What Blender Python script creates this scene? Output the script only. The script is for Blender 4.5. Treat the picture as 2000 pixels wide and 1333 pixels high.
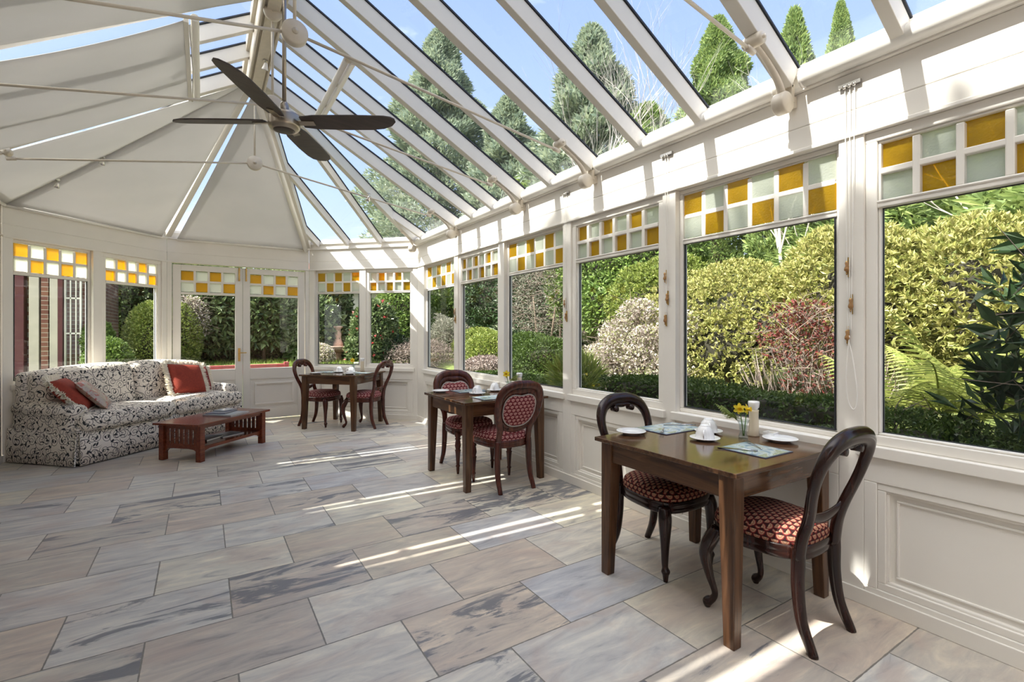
import bpy, math, random
import numpy as np
from mathutils import Vector, Matrix, noise
R = math.radians
PI = math.pi
random.seed(7)
S = bpy.context.scene
for o in list(bpy.data.objects):
    bpy.data.objects.remove(o, do_unlink=True)
C = S.collection

# ------------------------------------------------------------------ camera
cd = bpy.data.cameras.new('camera')
cam = bpy.data.objects.new('camera', cd)
C.objects.link(cam)
cam.location = (0, 0, 1.36)
cam.rotation_euler = (PI / 2, 0, -0.5658)
cd.sensor_width = 36
cd.lens = 950 / 2000 * 36
cd.shift_y = -18 / 2000
cd.clip_start = 0.05
cd.clip_end = 300
S.camera = cam

# ------------------------------------------------------------------ exposure
S.view_settings.view_transform = 'Standard'
S.view_settings.look = 'None'
S.view_settings.gamma = 1
S.view_settings.use_curve_mapping = False
S.view_settings.exposure = 1.52
cy = S.cycles
cy.use_denoising = True
cy.max_bounces = 10
cy.diffuse_bounces = 5
cy.glossy_bounces = 4
cy.transmission_bounces = 6
cy.transparent_max_bounces = 28
cy.sample_clamp_indirect = 6
cy.caustics_reflective = False
cy.caustics_refractive = False

# ------------------------------------------------------------------ sky
SUN_TO = Vector((0.85, -0.07, -1.0)).normalized()        # the way sunlight travels
w = bpy.data.worlds.new('sky')
S.world = w
w.use_nodes = True
nt = w.node_tree
nt.nodes.clear()
N = nt.nodes.new
L = nt.links.new
out = N('ShaderNodeOutputWorld')
bg = N('ShaderNodeBackground')
L(bg.outputs[0], out.inputs[0])
tc = N('ShaderNodeTexCoord')
sep = N('ShaderNodeSeparateXYZ')
L(tc.outputs['Generated'], sep.inputs[0])
ramp = N('ShaderNodeValToRGB')
cr = ramp.color_ramp
cr.elements[0].position = 0.0
cr.elements[0].color = (0.60, 0.64, 0.70, 1)
cr.elements[1].position = 0.75
cr.elements[1].color = (0.20, 0.28, 0.53, 1)
e = cr.elements.new(0.28)
e.color = (0.36, 0.45, 0.66, 1)
L(sep.outputs[2], ramp.inputs[0])
# soft clouds low in the sky
nz = N('ShaderNodeTexNoise')
nz.inputs['Scale'].default_value = 3.2
nz.inputs['Detail'].default_value = 6
nz.inputs['Roughness'].default_value = 0.6
mp = N('ShaderNodeMapping')
mp.inputs['Scale'].default_value = (1, 1, 2.6)
L(tc.outputs['Generated'], mp.inputs[0])
L(mp.outputs[0], nz.inputs[0])
cl = N('ShaderNodeMapRange')
cl.inputs[1].default_value = 0.60
cl.inputs[2].default_value = 0.82
L(nz.outputs[0], cl.inputs[0])
mx = N('ShaderNodeMix')
mx.data_type = 'RGBA'
mx.inputs[7].default_value = (0.85, 0.87, 0.92, 1)
L(cl.outputs[0], mx.inputs[0])
L(ramp.outputs[0], mx.inputs[6])
# the hazy glow round the sun
dt = N('ShaderNodeVectorMath')
dt.operation = 'DOT_PRODUCT'
dt.inputs[1].default_value = -SUN_TO
L(tc.outputs['Generated'], dt.inputs[0])
gl = N('ShaderNodeMapRange')
gl.inputs[1].default_value = 0.48
gl.inputs[2].default_value = 1.0
gl.inputs[3].default_value = 0.0
gl.inputs[4].default_value = 5.5
L(dt.outputs[1], gl.inputs[0])
vm = N('ShaderNodeVectorMath')
vm.operation = 'SCALE'
vm.inputs[0].default_value = (0.62, 0.56, 0.47)
L(gl.outputs[0], vm.inputs[3])
va = N('ShaderNodeVectorMath')
va.operation = 'ADD'
L(mx.outputs[2], va.inputs[0])
L(vm.outputs[0], va.inputs[1])
L(va.outputs[0], bg.inputs[0])
bg.inputs[1].default_value = 0.76

# ------------------------------------------------------------------ sun
sl = bpy.data.lights.new('sun', 'SUN')
sl.energy = 4.9
sl.angle = R(0.53)
sl.color = (1.0, 0.93, 0.83)
so = bpy.data.objects.new('sun', sl)
C.objects.link(so)
so.rotation_euler = SUN_TO.to_track_quat('-Z', 'Y').to_euler()
so.location = (-12, 3, 14)

# ------------------------------------------------------------------ materials
MAT = {}


def newmat(name):
    m = bpy.data.materials.new(name)
    m.use_nodes = True
    m.node_tree.nodes.clear()
    MAT[name] = m
    return m, m.node_tree.nodes.new, m.node_tree.links.new


def finish(m, sh):
    o = m.node_tree.nodes.new('ShaderNodeOutputMaterial')
    m.node_tree.links.new(sh, o.inputs[0])
    return m


def ramp_node(n, stops, const=False):
    r = n('ShaderNodeValToRGB')
    c = r.color_ramp
    if const:
        c.interpolation = 'CONSTANT'
    while len(c.elements) > 1:
        c.elements.remove(c.elements[-1])
    c.elements[0].position = stops[0][0]
    c.elements[0].color = (*stops[0][1], 1)
    for p, col in stops[1:]:
        e = c.elements.new(p)
        e.color = (*col, 1)
    return r


def math_node(n, l, op, a, b=None, c=None):
    m = n('ShaderNodeMath')
    m.operation = op
    for i, v in enumerate((a, b, c)):
        if v is None:
            continue
        if isinstance(v, (int, float)):
            m.inputs[i].default_value = v
        else:
            l(v, m.inputs[i])
    return m.outputs[0]


def plain(name, col, rough=0.5, metal=0.0, var=0.06, scale=6.0, bump=0.0, spec=0.5, coat=0.0):
    m, n, l = newmat(name)
    b = n('ShaderNodeBsdfPrincipled')
    t = n('ShaderNodeTexCoord')
    z = n('ShaderNodeTexNoise')
    z.inputs['Scale'].default_value = scale
    z.inputs['Detail'].default_value = 5
    l(t.outputs['Object'], z.inputs[0])
    r = ramp_node(n, [(0.3, tuple(c * (1 - var) for c in col)), (0.7, tuple(min(1, c * (1 + var)) for c in col))])
    l(z.outputs[0], r.inputs[0])
    l(r.outputs[0], b.inputs['Base Color'])
    b.inputs['Roughness'].default_value = rough
    b.inputs['Metallic'].default_value = metal
    b.inputs['Specular IOR Level'].default_value = spec
    b.inputs['Coat Weight'].default_value = coat
    if bump:
        bp = n('ShaderNodeBump')
        bp.inputs['Strength'].default_value = bump
        bp.inputs['Distance'].default_value = 0.01
        l(z.outputs[0], bp.inputs['Height'])
        l(bp.outputs[0], b.inputs['Normal'])
    return finish(m, b.outputs[0])


def wood(name, dark, light, rough=0.3, axis=0, coat=0.2):
    m, n, l = newmat(name)
    b = n('ShaderNodeBsdfPrincipled')
    t = n('ShaderNodeTexCoord')
    mp = n('ShaderNodeMapping')
    sc = [28, 28, 28]
    sc[axis] = 2.2
    mp.inputs['Scale'].default_value = sc
    l(t.outputs['Object'], mp.inputs[0])
    z = n('ShaderNodeTexNoise')
    z.inputs['Scale'].default_value = 1.3
    z.inputs['Detail'].default_value = 7
    z.inputs['Distortion'].default_value = 1.2
    l(mp.outputs[0], z.inputs[0])
    r = ramp_node(n, [(0.32, dark), (0.52, tuple((a + c) / 2 for a, c in zip(dark, light))), (0.68, light)])
    l(z.outputs[0], r.inputs[0])
    l(r.outputs[0], b.inputs['Base Color'])
    b.inputs['Roughness'].default_value = rough
    b.inputs['Coat Weight'].default_value = coat
    b.inputs['Coat Roughness'].default_value = 0.12
    b.inputs['Specular IOR Level'].default_value = 0.35
    return finish(m, b.outputs[0])


def leafmat(name, cols, trans=0.3, rough=0.45):
    m, n, l = newmat(name)
    g = n('ShaderNodeNewGeometry')
    k = len(cols)
    r = ramp_node(n, [(i / max(1, k - 1), c) for i, c in enumerate(cols)])
    l(g.outputs['Random Per Island'], r.inputs[0])
    b = n('ShaderNodeBsdfPrincipled')
    l(r.outputs[0], b.inputs['Base Color'])
    b.inputs['Roughness'].default_value = rough
    b.inputs['Specular IOR Level'].default_value = 0.35
    tr = n('ShaderNodeBsdfTranslucent')
    l(r.outputs[0], tr.inputs[0])
    mixs = n('ShaderNodeMixShader')
    mixs.inputs[0].default_value = trans
    l(b.outputs[0], mixs.inputs[1])
    l(tr.outputs[0], mixs.inputs[2])
    return finish(m, mixs.outputs[0])


def glassmat(name, col, refl=1.0):
    m, n, l = newmat(name)
    tr = n('ShaderNodeBsdfTransparent')
    tr.inputs[0].default_value = (*col, 1)
    gs = n('ShaderNodeBsdfGlossy')
    gs.inputs['Roughness'].default_value = 0.0
    lw = n('ShaderNodeLayerWeight')
    lw.inputs[0].default_value = 0.5
    p = math_node(n, l, 'POWER', lw.outputs['Facing'], 5.0)
    f = math_node(n, l, 'MULTIPLY_ADD', p, 0.5 * refl, 0.02 * refl)
    ms = n('ShaderNodeMixShader')
    l(f, ms.inputs[0])
    l(tr.outputs[0], ms.inputs[1])
    l(gs.outputs[0], ms.inputs[2])
    return finish(m, ms.outputs[0])


def obscured(name, col, tcol, clear=0.45):
    """hammered coloured glass: part clear, part scattering"""
    m, n, l = newmat(name)
    t = n('ShaderNodeTexCoord')
    z = n('ShaderNodeTexNoise')
    z.inputs['Scale'].default_value = 90
    z.inputs['Detail'].default_value = 2
    l(t.outputs['Object'], z.inputs[0])
    bp = n('ShaderNodeBump')
    bp.inputs['Strength'].default_value = 0.5
    bp.inputs['Distance'].default_value = 0.004
    l(z.outputs[0], bp.inputs['Height'])
    tr = n('ShaderNodeBsdfTransparent')
    tr.inputs[0].default_value = (*tcol, 1)
    tl = n('ShaderNodeBsdfTranslucent')
    tl.inputs[0].default_value = (*col, 1)
    l(bp.outputs[0], tl.inputs['Normal'])
    df = n('ShaderNodeBsdfDiffuse')
    df.inputs[0].default_value = (*col, 1)
    l(bp.outputs[0], df.inputs['Normal'])
    a = n('ShaderNodeMixShader')
    a.inputs[0].default_value = 0.35
    l(tl.outputs[0], a.inputs[1])
    l(df.outputs[0], a.inputs[2])
    b = n('ShaderNodeMixShader')
    b.inputs[0].default_value = clear
    l(a.outputs[0], b.inputs[1])
    l(tr.outputs[0], b.inputs[2])
    gs = n('ShaderNodeBsdfGlossy')
    gs.inputs['Roughness'].default_value = 0.12
    l(bp.outputs[0], gs.inputs['Normal'])
    c = n('ShaderNodeMixShader')
    c.inputs[0].default_value = 0.05
    l(b.outputs[0], c.inputs[1])
    l(gs.outputs[0], c.inputs[2])
    return finish(m, c.outputs[0])


plain('paint', (0.80, 0.765, 0.705), 0.42, var=0.025, scale=3, spec=0.4)
plain('rafter_paint', (0.66, 0.625, 0.565), 0.4, var=0.02)
plain('paint_grey', (0.70, 0.67, 0.61), 0.45, var=0.03, scale=4)
plain('white_metal', (0.86, 0.83, 0.775), 0.32, var=0.02, spec=0.5)
plain('cream_iron', (0.60, 0.535, 0.44), 0.42, var=0.05, scale=20)
plain('gasket', (0.02, 0.022, 0.028), 0.6)
plain('brass', (0.70, 0.47, 0.16), 0.28, metal=1.0, var=0.1)
plain('steel', (0.62, 0.60, 0.57), 0.25, metal=1.0, var=0.05)
plain('nickel', (0.36, 0.31, 0.25), 0.32, metal=1.0, var=0.05)
plain('cord', (0.82, 0.80, 0.75), 0.8)
plain('toggle_brown', (0.33, 0.17, 0.06), 0.4)
plain('china', (0.86, 0.86, 0.86), 0.18, var=0.01, coat=0.4)
plain('mill_cream', (0.72, 0.63, 0.47), 0.35, var=0.03)
plain('fringe', (0.86, 0.81, 0.70), 0.9, var=0.12, scale=60)
plain('red_cloth', (0.27, 0.035, 0.018), 0.85, var=0.12, scale=50, bump=0.2)
plain('maroon_cloth', (0.20, 0.022, 0.02), 0.85, var=0.12, scale=50, bump=0.2)
plain('stucco', (0.52, 0.48, 0.42), 0.8, var=0.08)
plain('maroon_paint', (0.10, 0.022, 0.03), 0.5)
plain('terracotta', (0.55, 0.36, 0.28), 0.8, var=0.2, scale=14, bump=0.3)
plain('white_plastic', (0.88, 0.88, 0.86), 0.35)
plain('red_timber', (0.35, 0.06, 0.07), 0.7, var=0.2)
plain('bark', (0.16, 0.12, 0.09), 0.9, var=0.35, scale=12, bump=0.5)
plain('birch', (0.44, 0.40, 0.36), 0.85, var=0.3, scale=6)
plain('shade_core', (0.032, 0.03, 0.018), 0.95, var=0.4, scale=9)  # near-black: the shade between leaves is put into this colour
plain('twig', (0.15, 0.115, 0.095), 0.9, var=0.3, scale=5)
plain('stem_green', (0.10, 0.22, 0.04), 0.6)
plain('petal_yellow', (0.84, 0.70, 0.06), 0.6)
plain('trumpet', (0.85, 0.58, 0.02), 0.6)
plain('paper', (0.82, 0.80, 0.76), 0.6)
plain('book_navy', (0.05, 0.065, 0.12), 0.3, coat=0.3)
plain('book_grey', (0.28, 0.30, 0.33), 0.35, coat=0.3)
plain('book_black', (0.03, 0.03, 0.035), 0.4)
plain('cutlery', (0.55, 0.56, 0.58), 0.18, metal=1.0)
plain('gimp', (0.42, 0.37, 0.34), 0.8)
plain('roof_iron', (0.45, 0.13, 0.10), 0.5, var=0.1)
wood('walnut', (0.045, 0.019, 0.008), (0.13, 0.06, 0.027), 0.3, 2, 0.2)
wood('walnut_top', (0.05, 0.022, 0.010), (0.135, 0.064, 0.029), 0.17, 0, 0.4)
wood('walnut_side', (0.05, 0.022, 0.010), (0.135, 0.064, 0.029), 0.3, 1, 0.2)
wood('mahogany', (0.008, 0.003, 0.002), (0.032, 0.009, 0.006), 0.22, 2, 0.15)
wood('mahogany_red', (0.035, 0.008, 0.005), (0.11, 0.025, 0.014), 0.24, 2, 0.2)
wood('cherry', (0.10, 0.018, 0.006), (0.20, 0.042, 0.014), 0.25, 0, 0.3)
wood('fan_blade', (0.045, 0.034, 0.030), (0.075, 0.055, 0.048), 0.45, 0, 0.0)
glassmat('window_glass', (0.93, 0.95, 0.94))
glassmat('roof_glass', (0.92, 0.95, 0.97), 0.9)
glassmat('vase_glass', (0.90, 0.93, 0.93), 2.0)
obscured('amber_glass', (0.74, 0.51, 0.02), (0.80, 0.56, 0.03))
obscured('pale_glass', (0.80, 0.82, 0.74), (0.83, 0.85, 0.77), 0.3)
leafmat('leaf_yellow', [(0.15, 0.19, 0.05), (0.40, 0.40, 0.12), (0.58, 0.54, 0.24), (0.27, 0.30, 0.08), (0.48, 0.45, 0.18)])
leafmat('leaf_lime', [(0.10, 0.15, 0.035), (0.27, 0.33, 0.075), (0.18, 0.24, 0.05), (0.38, 0.40, 0.12)])
leafmat('leaf_green', [(0.06, 0.12, 0.025), (0.16, 0.25, 0.05), (0.11, 0.18, 0.04), (0.24, 0.32, 0.08)])
leafmat('leaf_dark', [(0.015, 0.035, 0.012), (0.04, 0.08, 0.03), (0.025, 0.05, 0.02), (0.06, 0.10, 0.04)], 0.15, 0.3)
leafmat('leaf_laurel', [(0.04, 0.07, 0.025), (0.11, 0.17, 0.06), (0.26, 0.32, 0.15), (0.07, 0.12, 0.04)], 0.2, 0.25)
leafmat('leaf_hedge', [(0.03, 0.06, 0.015), (0.09, 0.14, 0.03), (0.06, 0.10, 0.02)])
leafmat('leaf_grey', [(0.20, 0.20, 0.16), (0.34, 0.33, 0.28), (0.14, 0.16, 0.10)])
leafmat('leaf_red', [(0.11, 0.025, 0.022), (0.20, 0.045, 0.04), (0.17, 0.09, 0.05)])
leafmat('blossom', [(0.60, 0.52, 0.50), (0.74, 0.66, 0.64), (0.24, 0.28, 0.09), (0.56, 0.46, 0.44), (0.30, 0.32, 0.12), (0.68, 0.62, 0.57), (0.20, 0.15, 0.12)])
leafmat('camellia', [(0.55, 0.05, 0.06), (0.70, 0.16, 0.16)])
leafmat('needle', [(0.12, 0.19, 0.07), (0.24, 0.33, 0.11), (0.33, 0.40, 0.13), (0.16, 0.24, 0.10)], 0.3)
leafmat('needle_hazy', [(0.16, 0.21, 0.16), (0.29, 0.35, 0.25), (0.37, 0.41, 0.27), (0.21, 0.27, 0.21)], 0.3)  # paler blue-green, with distance haze mixed into the needle colour
leafmat('fern_leaf', [(0.20, 0.26, 0.06), (0.38, 0.41, 0.12), (0.28, 0.33, 0.08)], 0.4)
leafmat('grass_blade', [(0.10, 0.18, 0.03), (0.22, 0.32, 0.05), (0.30, 0.36, 0.10)], 0.3)
leafmat('dry_twig_leaf', [(0.26, 0.20, 0.18), (0.40, 0.33, 0.31), (0.18, 0.14, 0.12)], 0.1)


def blind_mat():
    m, n, l = newmat('blind_fabric')
    t = n('ShaderNodeTexCoord')
    z = n('ShaderNodeTexNoise')
    z.inputs['Scale'].default_value = 2.2
    l(t.outputs['Object'], z.inputs[0])
    r = ramp_node(n, [(0.35, (0.66, 0.65, 0.635)), (0.65, (0.71, 0.695, 0.68))])
    l(z.outputs[0], r.inputs[0])
    d = n('ShaderNodeBsdfDiffuse')
    tl = n('ShaderNodeBsdfTranslucent')
    l(r.outputs[0], d.inputs[0])
    tl.inputs[0].default_value = (0.62, 0.61, 0.60, 1)
    ms = n('ShaderNodeMixShader')
    ms.inputs[0].default_value = 0.25
    l(d.outputs[0], ms.inputs[1])
    l(tl.outputs[0], ms.inputs[2])
    return finish(m, ms.outputs[0])


blind_mat()


def floor_mat():
    m, n, l = newmat('slate_tiles')
    M = lambda op, a, b=None, c=None: math_node(n, l, op, a, b, c)
    t = n('ShaderNodeTexCoord')
    sp = n('ShaderNodeSeparateXYZ')
    l(t.outputs['Object'], sp.inputs[0])
    X, Y = sp.outputs[0], sp.outputs[1]
    v = M('DIVIDE', M('SUBTRACT', Y, 2.215 - 0.4435 * 40), 0.4435)
    row = M('FLOOR', v)
    fv = M('FRACT', v)
    par = M('MODULO', row, 2.0)
    u0 = M('DIVIDE', M('SUBTRACT', X, 0.452 - 0.6667 * 40), 0.6667)
    u = M('ADD', u0, M('MULTIPLY', par, 0.5))
    col = M('FLOOR', u)
    fu = M('FRACT', u)
    # grout
    eu = M('MULTIPLY', M('MINIMUM', fu, M('SUBTRACT', 1.0, fu)), 0.6667)
    ev = M('MULTIPLY', M('MINIMUM', fv, M('SUBTRACT', 1.0, fv)), 0.4435)
    ed = M('MINIMUM', eu, ev)
    wob = n('ShaderNodeTexNoise')
    wob.inputs['Scale'].default_value = 40
    l(t.outputs['Object'], wob.inputs[0])
    ed2 = M('ADD', ed, M('MULTIPLY', M('SUBTRACT', wob.outputs[0], 0.5), 0.004))
    gr = n('ShaderNodeMapRange')
    gr.inputs[1].default_value = 0.0022
    gr.inputs[2].default_value = 0.0042
    l(ed2, gr.inputs[0])
    cv = n('ShaderNodeCombineXYZ')
    l(col, cv.inputs[0])
    l(row, cv.inputs[1])
    wn = n('ShaderNodeTexWhiteNoise')
    wn.noise_dimensions = '2D'
    l(cv.outputs[0], wn.inputs[0])
    sc = n('ShaderNodeVectorMath')
    sc.operation = 'SCALE'
    l(wn.outputs['Color'], sc.inputs[0])
    sc.inputs[3].default_value = 37.0
    ad = n('ShaderNodeVectorMath')
    ad.operation = 'ADD'
    l(t.outputs['Object'], ad.inputs[0])
    l(sc.outputs[0], ad.inputs[1])

    def nz(scale, stretch, detail=7, rough=0.6, dist=0.6):
        mp = n('ShaderNodeMapping')
        mp.inputs['Scale'].default_value = stretch
        mp.inputs['Rotation'].default_value = (0, 0, 0.16)
        l(ad.outputs[0], mp.inputs[0])
        z = n('ShaderNodeTexNoise')
        z.inputs['Scale'].default_value = scale
        z.inputs['Detail'].default_value = detail
        z.inputs['Roughness'].default_value = rough
        z.inputs['Distortion'].default_value = dist
        l(mp.outputs[0], z.inputs[0])
        return z.outputs[0]

    base = ramp_node(n, [(0.0, (0.564, 0.496, 0.395)), (0.18, (0.648, 0.608, 0.525)), (0.36, (0.552, 0.543, 0.525)), (0.55, (0.720, 0.667, 0.531)),
                         (0.7, (0.480, 0.448, 0.401)), (0.85, (0.588, 0.507, 0.418)), (1.0, (0.504, 0.507, 0.520))])
    l(wn.outputs['Value'], base.inputs[0])
    streak = nz(3.0, (1.0, 4.2, 1), 8, 0.65, 0.8)
    st = ramp_node(n, [(0.27, (0.46, 0.475, 0.53)), (0.42, (0.84, 0.84, 0.86)), (0.55, (1.02, 1.01, 0.99)), (0.72, (1.32, 1.27, 1.17))])
    l(streak, st.inputs[0])
    mul = n('ShaderNodeMix')
    mul.data_type = 'RGBA'
    mul.blend_type = 'MULTIPLY'
    mul.inputs[0].default_value = 1
    l(base.outputs[0], mul.inputs[6])
    l(st.outputs[0], mul.inputs[7])
    # pinkish and rusty clouds
    cl = nz(2.4, (1, 1.7, 1), 4)
    cr2 = ramp_node(n, [(0.48, (0, 0, 0)), (0.66, (0.45, 0.45, 0.45))])
    l(cl, cr2.inputs[0])
    pk = n('ShaderNodeMix')
    pk.data_type = 'RGBA'
    l(cr2.outputs[0], pk.inputs[0])
    l(mul.outputs[2], pk.inputs[6])
    pk.inputs[7].default_value = (0.48, 0.36, 0.30, 1)
    # dark blue slate on some of the tiles
    ds = nz(1.9, (0.8, 3.4, 1), 9, 0.66, 1.0)
    sw = n('ShaderNodeSeparateColor')
    l(wn.outputs['Color'], sw.inputs[0])
    thr = n('ShaderNodeMapRange')
    thr.inputs[1].default_value = 0.35
    thr.inputs[2].default_value = 1.0
    thr.inputs[3].default_value = 0.80
    thr.inputs[4].default_value = 0.47
    l(sw.outputs[1], thr.inputs[0])
    dm = n('ShaderNodeMapRange')
    l(M('SUBTRACT', ds, thr.outputs[0]), dm.inputs[0])
    dm.inputs[1].default_value = 0.0
    dm.inputs[2].default_value = 0.05
    dk = n('ShaderNodeMix')
    dk.data_type = 'RGBA'
    l(M('MULTIPLY', dm.outputs[0], 0.85), dk.inputs[0])
    l(pk.outputs[2], dk.inputs[6])
    dk.inputs[7].default_value = (0.14, 0.147, 0.17, 1)
    gm = n('ShaderNodeMix')
    gm.data_type = 'RGBA'
    l(gr.outputs[0], gm.inputs[0])
    gm.inputs[6].default_value = (0.20, 0.185, 0.16, 1)
    l(dk.outputs[2], gm.inputs[7])
    b = n('ShaderNodeBsdfPrincipled')
    l(gm.outputs[2], b.inputs['Base Color'])
    rr = n('ShaderNodeMapRange')
    rr.inputs[3].default_value = 0.24
    rr.inputs[4].default_value = 0.50
    l(streak, rr.inputs[0])
    l(rr.outputs[0], b.inputs['Roughness'])
    b.inputs['Specular IOR Level'].default_value = 0.42
    h = M('ADD', M('MULTIPLY', gr.outputs[0], 0.6), M('MULTIPLY', streak, 0.7))
    bp = n('ShaderNodeBump')
    bp.inputs['Strength'].default_value = 0.35
    bp.inputs['Distance'].default_value = 0.006
    l(h, bp.inputs['Height'])
    l(bp.outputs[0], b.inputs['Normal'])
    return finish(m, b.outputs[0])


floor_mat()


def scroll_mat(name, ground, ink, scale=6.0):
    """cream cloth printed with dark curling vines and leaves, laid out on the UV map in metres"""
    m, n, l = newmat(name)
    M = lambda op, a, b=None, c=None: math_node(n, l, op, a, b, c)
    t = n('ShaderNodeTexCoord')

    def spirals(sc, off, turns, rmax, width):
        mp = n('ShaderNodeMapping')
        mp.inputs['Location'].default_value = off
        l(t.outputs['UV'], mp.inputs[0])
        vo = n('ShaderNodeTexVoronoi')
        vo.voronoi_dimensions = '2D'
        vo.inputs['Scale'].default_value = sc
        vo.inputs['Randomness'].default_value = 0.75
        l(mp.outputs[0], vo.inputs['Vector'])
        sb = n('ShaderNodeVectorMath')
        sb.operation = 'SUBTRACT'
        l(mp.outputs[0], sb.inputs[0])
        l(vo.outputs['Position'], sb.inputs[1])
        s2 = n('ShaderNodeSeparateXYZ')
        l(sb.outputs[0], s2.inputs[0])
        ang = M('ARCTAN2', s2.outputs[1], s2.outputs[0])
        rad = M('MULTIPLY', vo.outputs['Distance'], 1.0)
        sc2 = n('ShaderNodeSeparateColor')
        l(vo.outputs['Color'], sc2.inputs[0])
        hand = M('SUBTRACT', M('MULTIPLY', M('GREATER_THAN', sc2.outputs[0], 0.5), 2.0), 1.0)
        ph = M('ADD', M('MULTIPLY', ang, hand), M('MULTIPLY', sc2.outputs[1], 6.28))
        k = M('FRACT', M('ADD', M('DIVIDE', ph, 2 * PI), M('MULTIPLY', rad, turns)))
        band = M('ABSOLUTE', M('SUBTRACT', k, 0.5))
        line = M('LESS_THAN', band, width)
        inside = M('LESS_THAN', rad, rmax)
        return M('MULTIPLY', line, inside), s2, rad, sc2

    a, _, _, _ = spirals(scale * 1.45, (0, 0, 0), 4.0, 0.50, 0.092)
    b_, _, _, _ = spirals(scale * 1.0, (3.3, 1.7, 0), 2.6, 0.62, 0.050)
    # leaves
    mp = n('ShaderNodeMapping')
    mp.inputs['Location'].default_value = (7.1, 2.2, 0)
    l(t.outputs['UV'], mp.inputs[0])
    vo = n('ShaderNodeTexVoronoi')
    vo.voronoi_dimensions = '2D'
    vo.inputs['Scale'].default_value = scale * 2.6
    l(mp.outputs[0], vo.inputs['Vector'])
    sb = n('ShaderNodeVectorMath')
    sb.operation = 'SUBTRACT'
    l(mp.outputs[0], sb.inputs[0])
    l(vo.outputs['Position'], sb.inputs[1])
    vr = n('ShaderNodeVectorRotate')
    vr.rotation_type = 'Z_AXIS'
    l(sb.outputs[0], vr.inputs[0])
    s3 = n('ShaderNodeSeparateColor')
    l(vo.outputs['Color'], s3.inputs[0])
    l(M('MULTIPLY', s3.outputs[0], 6.28), vr.inputs['Angle'])
    s4 = n('ShaderNodeSeparateXYZ')
    l(vr.outputs[0], s4.inputs[0])
    q = 0.023 * 6.0 / scale
    ex = M('POWER', M('ABSOLUTE', M('DIVIDE', s4.outputs[0], q)), 2.0)
    ey = M('POWER', M('ABSOLUTE', M('DIVIDE', s4.outputs[1], q * 0.42)), 1.5)
    leaf = M('LESS_THAN', M('ADD', ex, ey), M('MULTIPLY', s3.outputs[1], 1.3))
    ink_f = M('MAXIMUM', M('MAXIMUM', a, b_), leaf)
    mxn = n('ShaderNodeMix')
    mxn.data_type = 'RGBA'
    l(ink_f, mxn.inputs[0])
    mxn.inputs[6].default_value = (*ground, 1)
    mxn.inputs[7].default_value = (*ink, 1)
    b = n('ShaderNodeBsdfPrincipled')
    l(mxn.outputs[2], b.inputs['Base Color'])
    b.inputs['Roughness'].default_value = 0.9
    b.inputs['Specular IOR Level'].default_value = 0.2
    return finish(m, b.outputs[0])


scroll_mat('vine_fabric', (0.80, 0.74, 0.665), (0.045, 0.045, 0.05), 6.4)


def scale_mat(name, w_, h_, c_out, c_mid, c_in, c_ring):
    """fish-scale upholstery on the UV map"""
    m, n, l = newmat(name)
    M = lambda op, a, b=None, c=None: math_node(n, l, op, a, b, c)
    t = n('ShaderNodeTexCoord')
    sp = n('ShaderNodeSeparateXYZ')
    l(t.outputs['UV'], sp.inputs[0])
    v = M('DIVIDE', M('ADD', sp.outputs[1], 10.0), h_)
    row = M('FLOOR', v)
    fv = M('FRACT', v)
    u = M('ADD', M('DIVIDE', M('ADD', sp.outputs[0], 10.0), w_), M('MULTIPLY', M('MODULO', row, 2.0), 0.5))
    fu = M('SUBTRACT', M('FRACT', u), 0.5)
    d = M('SQRT', M('ADD', M('POWER', M('MULTIPLY', fu, 2.0), 2.0), M('POWER', M('SUBTRACT', 1.0, fv), 2.0)))
    r = ramp_node(n, [(0.0, c_in), (0.26, c_mid), (0.50, c_in), (0.62, c_ring), (0.80, c_out)], True)
    l(M('MULTIPLY', d, 0.9), r.inputs[0])
    b = n('ShaderNodeBsdfPrincipled')
    l(r.outputs[0], b.inputs['Base Color'])
    b.inputs['Roughness'].default_value = 0.85
    b.inputs['Specular IOR Level'].default_value = 0.2
    return finish(m, b.outputs[0])


scale_mat('scale_fabric', 0.036, 0.023, (0.03, 0.008, 0.008), (0.30, 0.13, 0.08), (0.40, 0.25, 0.16), (0.20, 0.028, 0.024))
scale_mat('scale_fabric_pink', 0.042, 0.030, (0.13, 0.02, 0.025), (0.30, 0.06, 0.06), (0.66, 0.46, 0.42), (0.22, 0.035, 0.04))


def print_mat(name, cols, scale):
    m, n, l = newmat(name)
    t = n('ShaderNodeTexCoord')
    z = n('ShaderNodeTexNoise')
    z.inputs['Scale'].default_value = scale
    z.inputs['Detail'].default_value = 6
    z.inputs['Distortion'].default_value = 1.5
    l(t.outputs['Object'], z.inputs[0])
    r = ramp_node(n, [(0.30 + 0.4 * i / (len(cols) - 1), c) for i, c in enumerate(cols)])
    l(z.outputs[0], r.inputs[0])
    b = n('ShaderNodeBsdfPrincipled')
    l(r.outputs[0], b.inputs['Base Color'])
    b.inputs['Roughness'].default_value = 0.22
    return finish(m, b.outputs[0])


print_mat('mat_print', [(0.06, 0.12, 0.16), (0.22, 0.34, 0.42), (0.50, 0.58, 0.60), (0.30, 0.36, 0.22), (0.62, 0.66, 0.66)], 9)
print_mat('floral_cloth', [(0.40, 0.05, 0.05), (0.48, 0.40, 0.33), (0.40, 0.35, 0.30), (0.45, 0.10, 0.08), (0.55, 0.45, 0.38)], 14)


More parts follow.
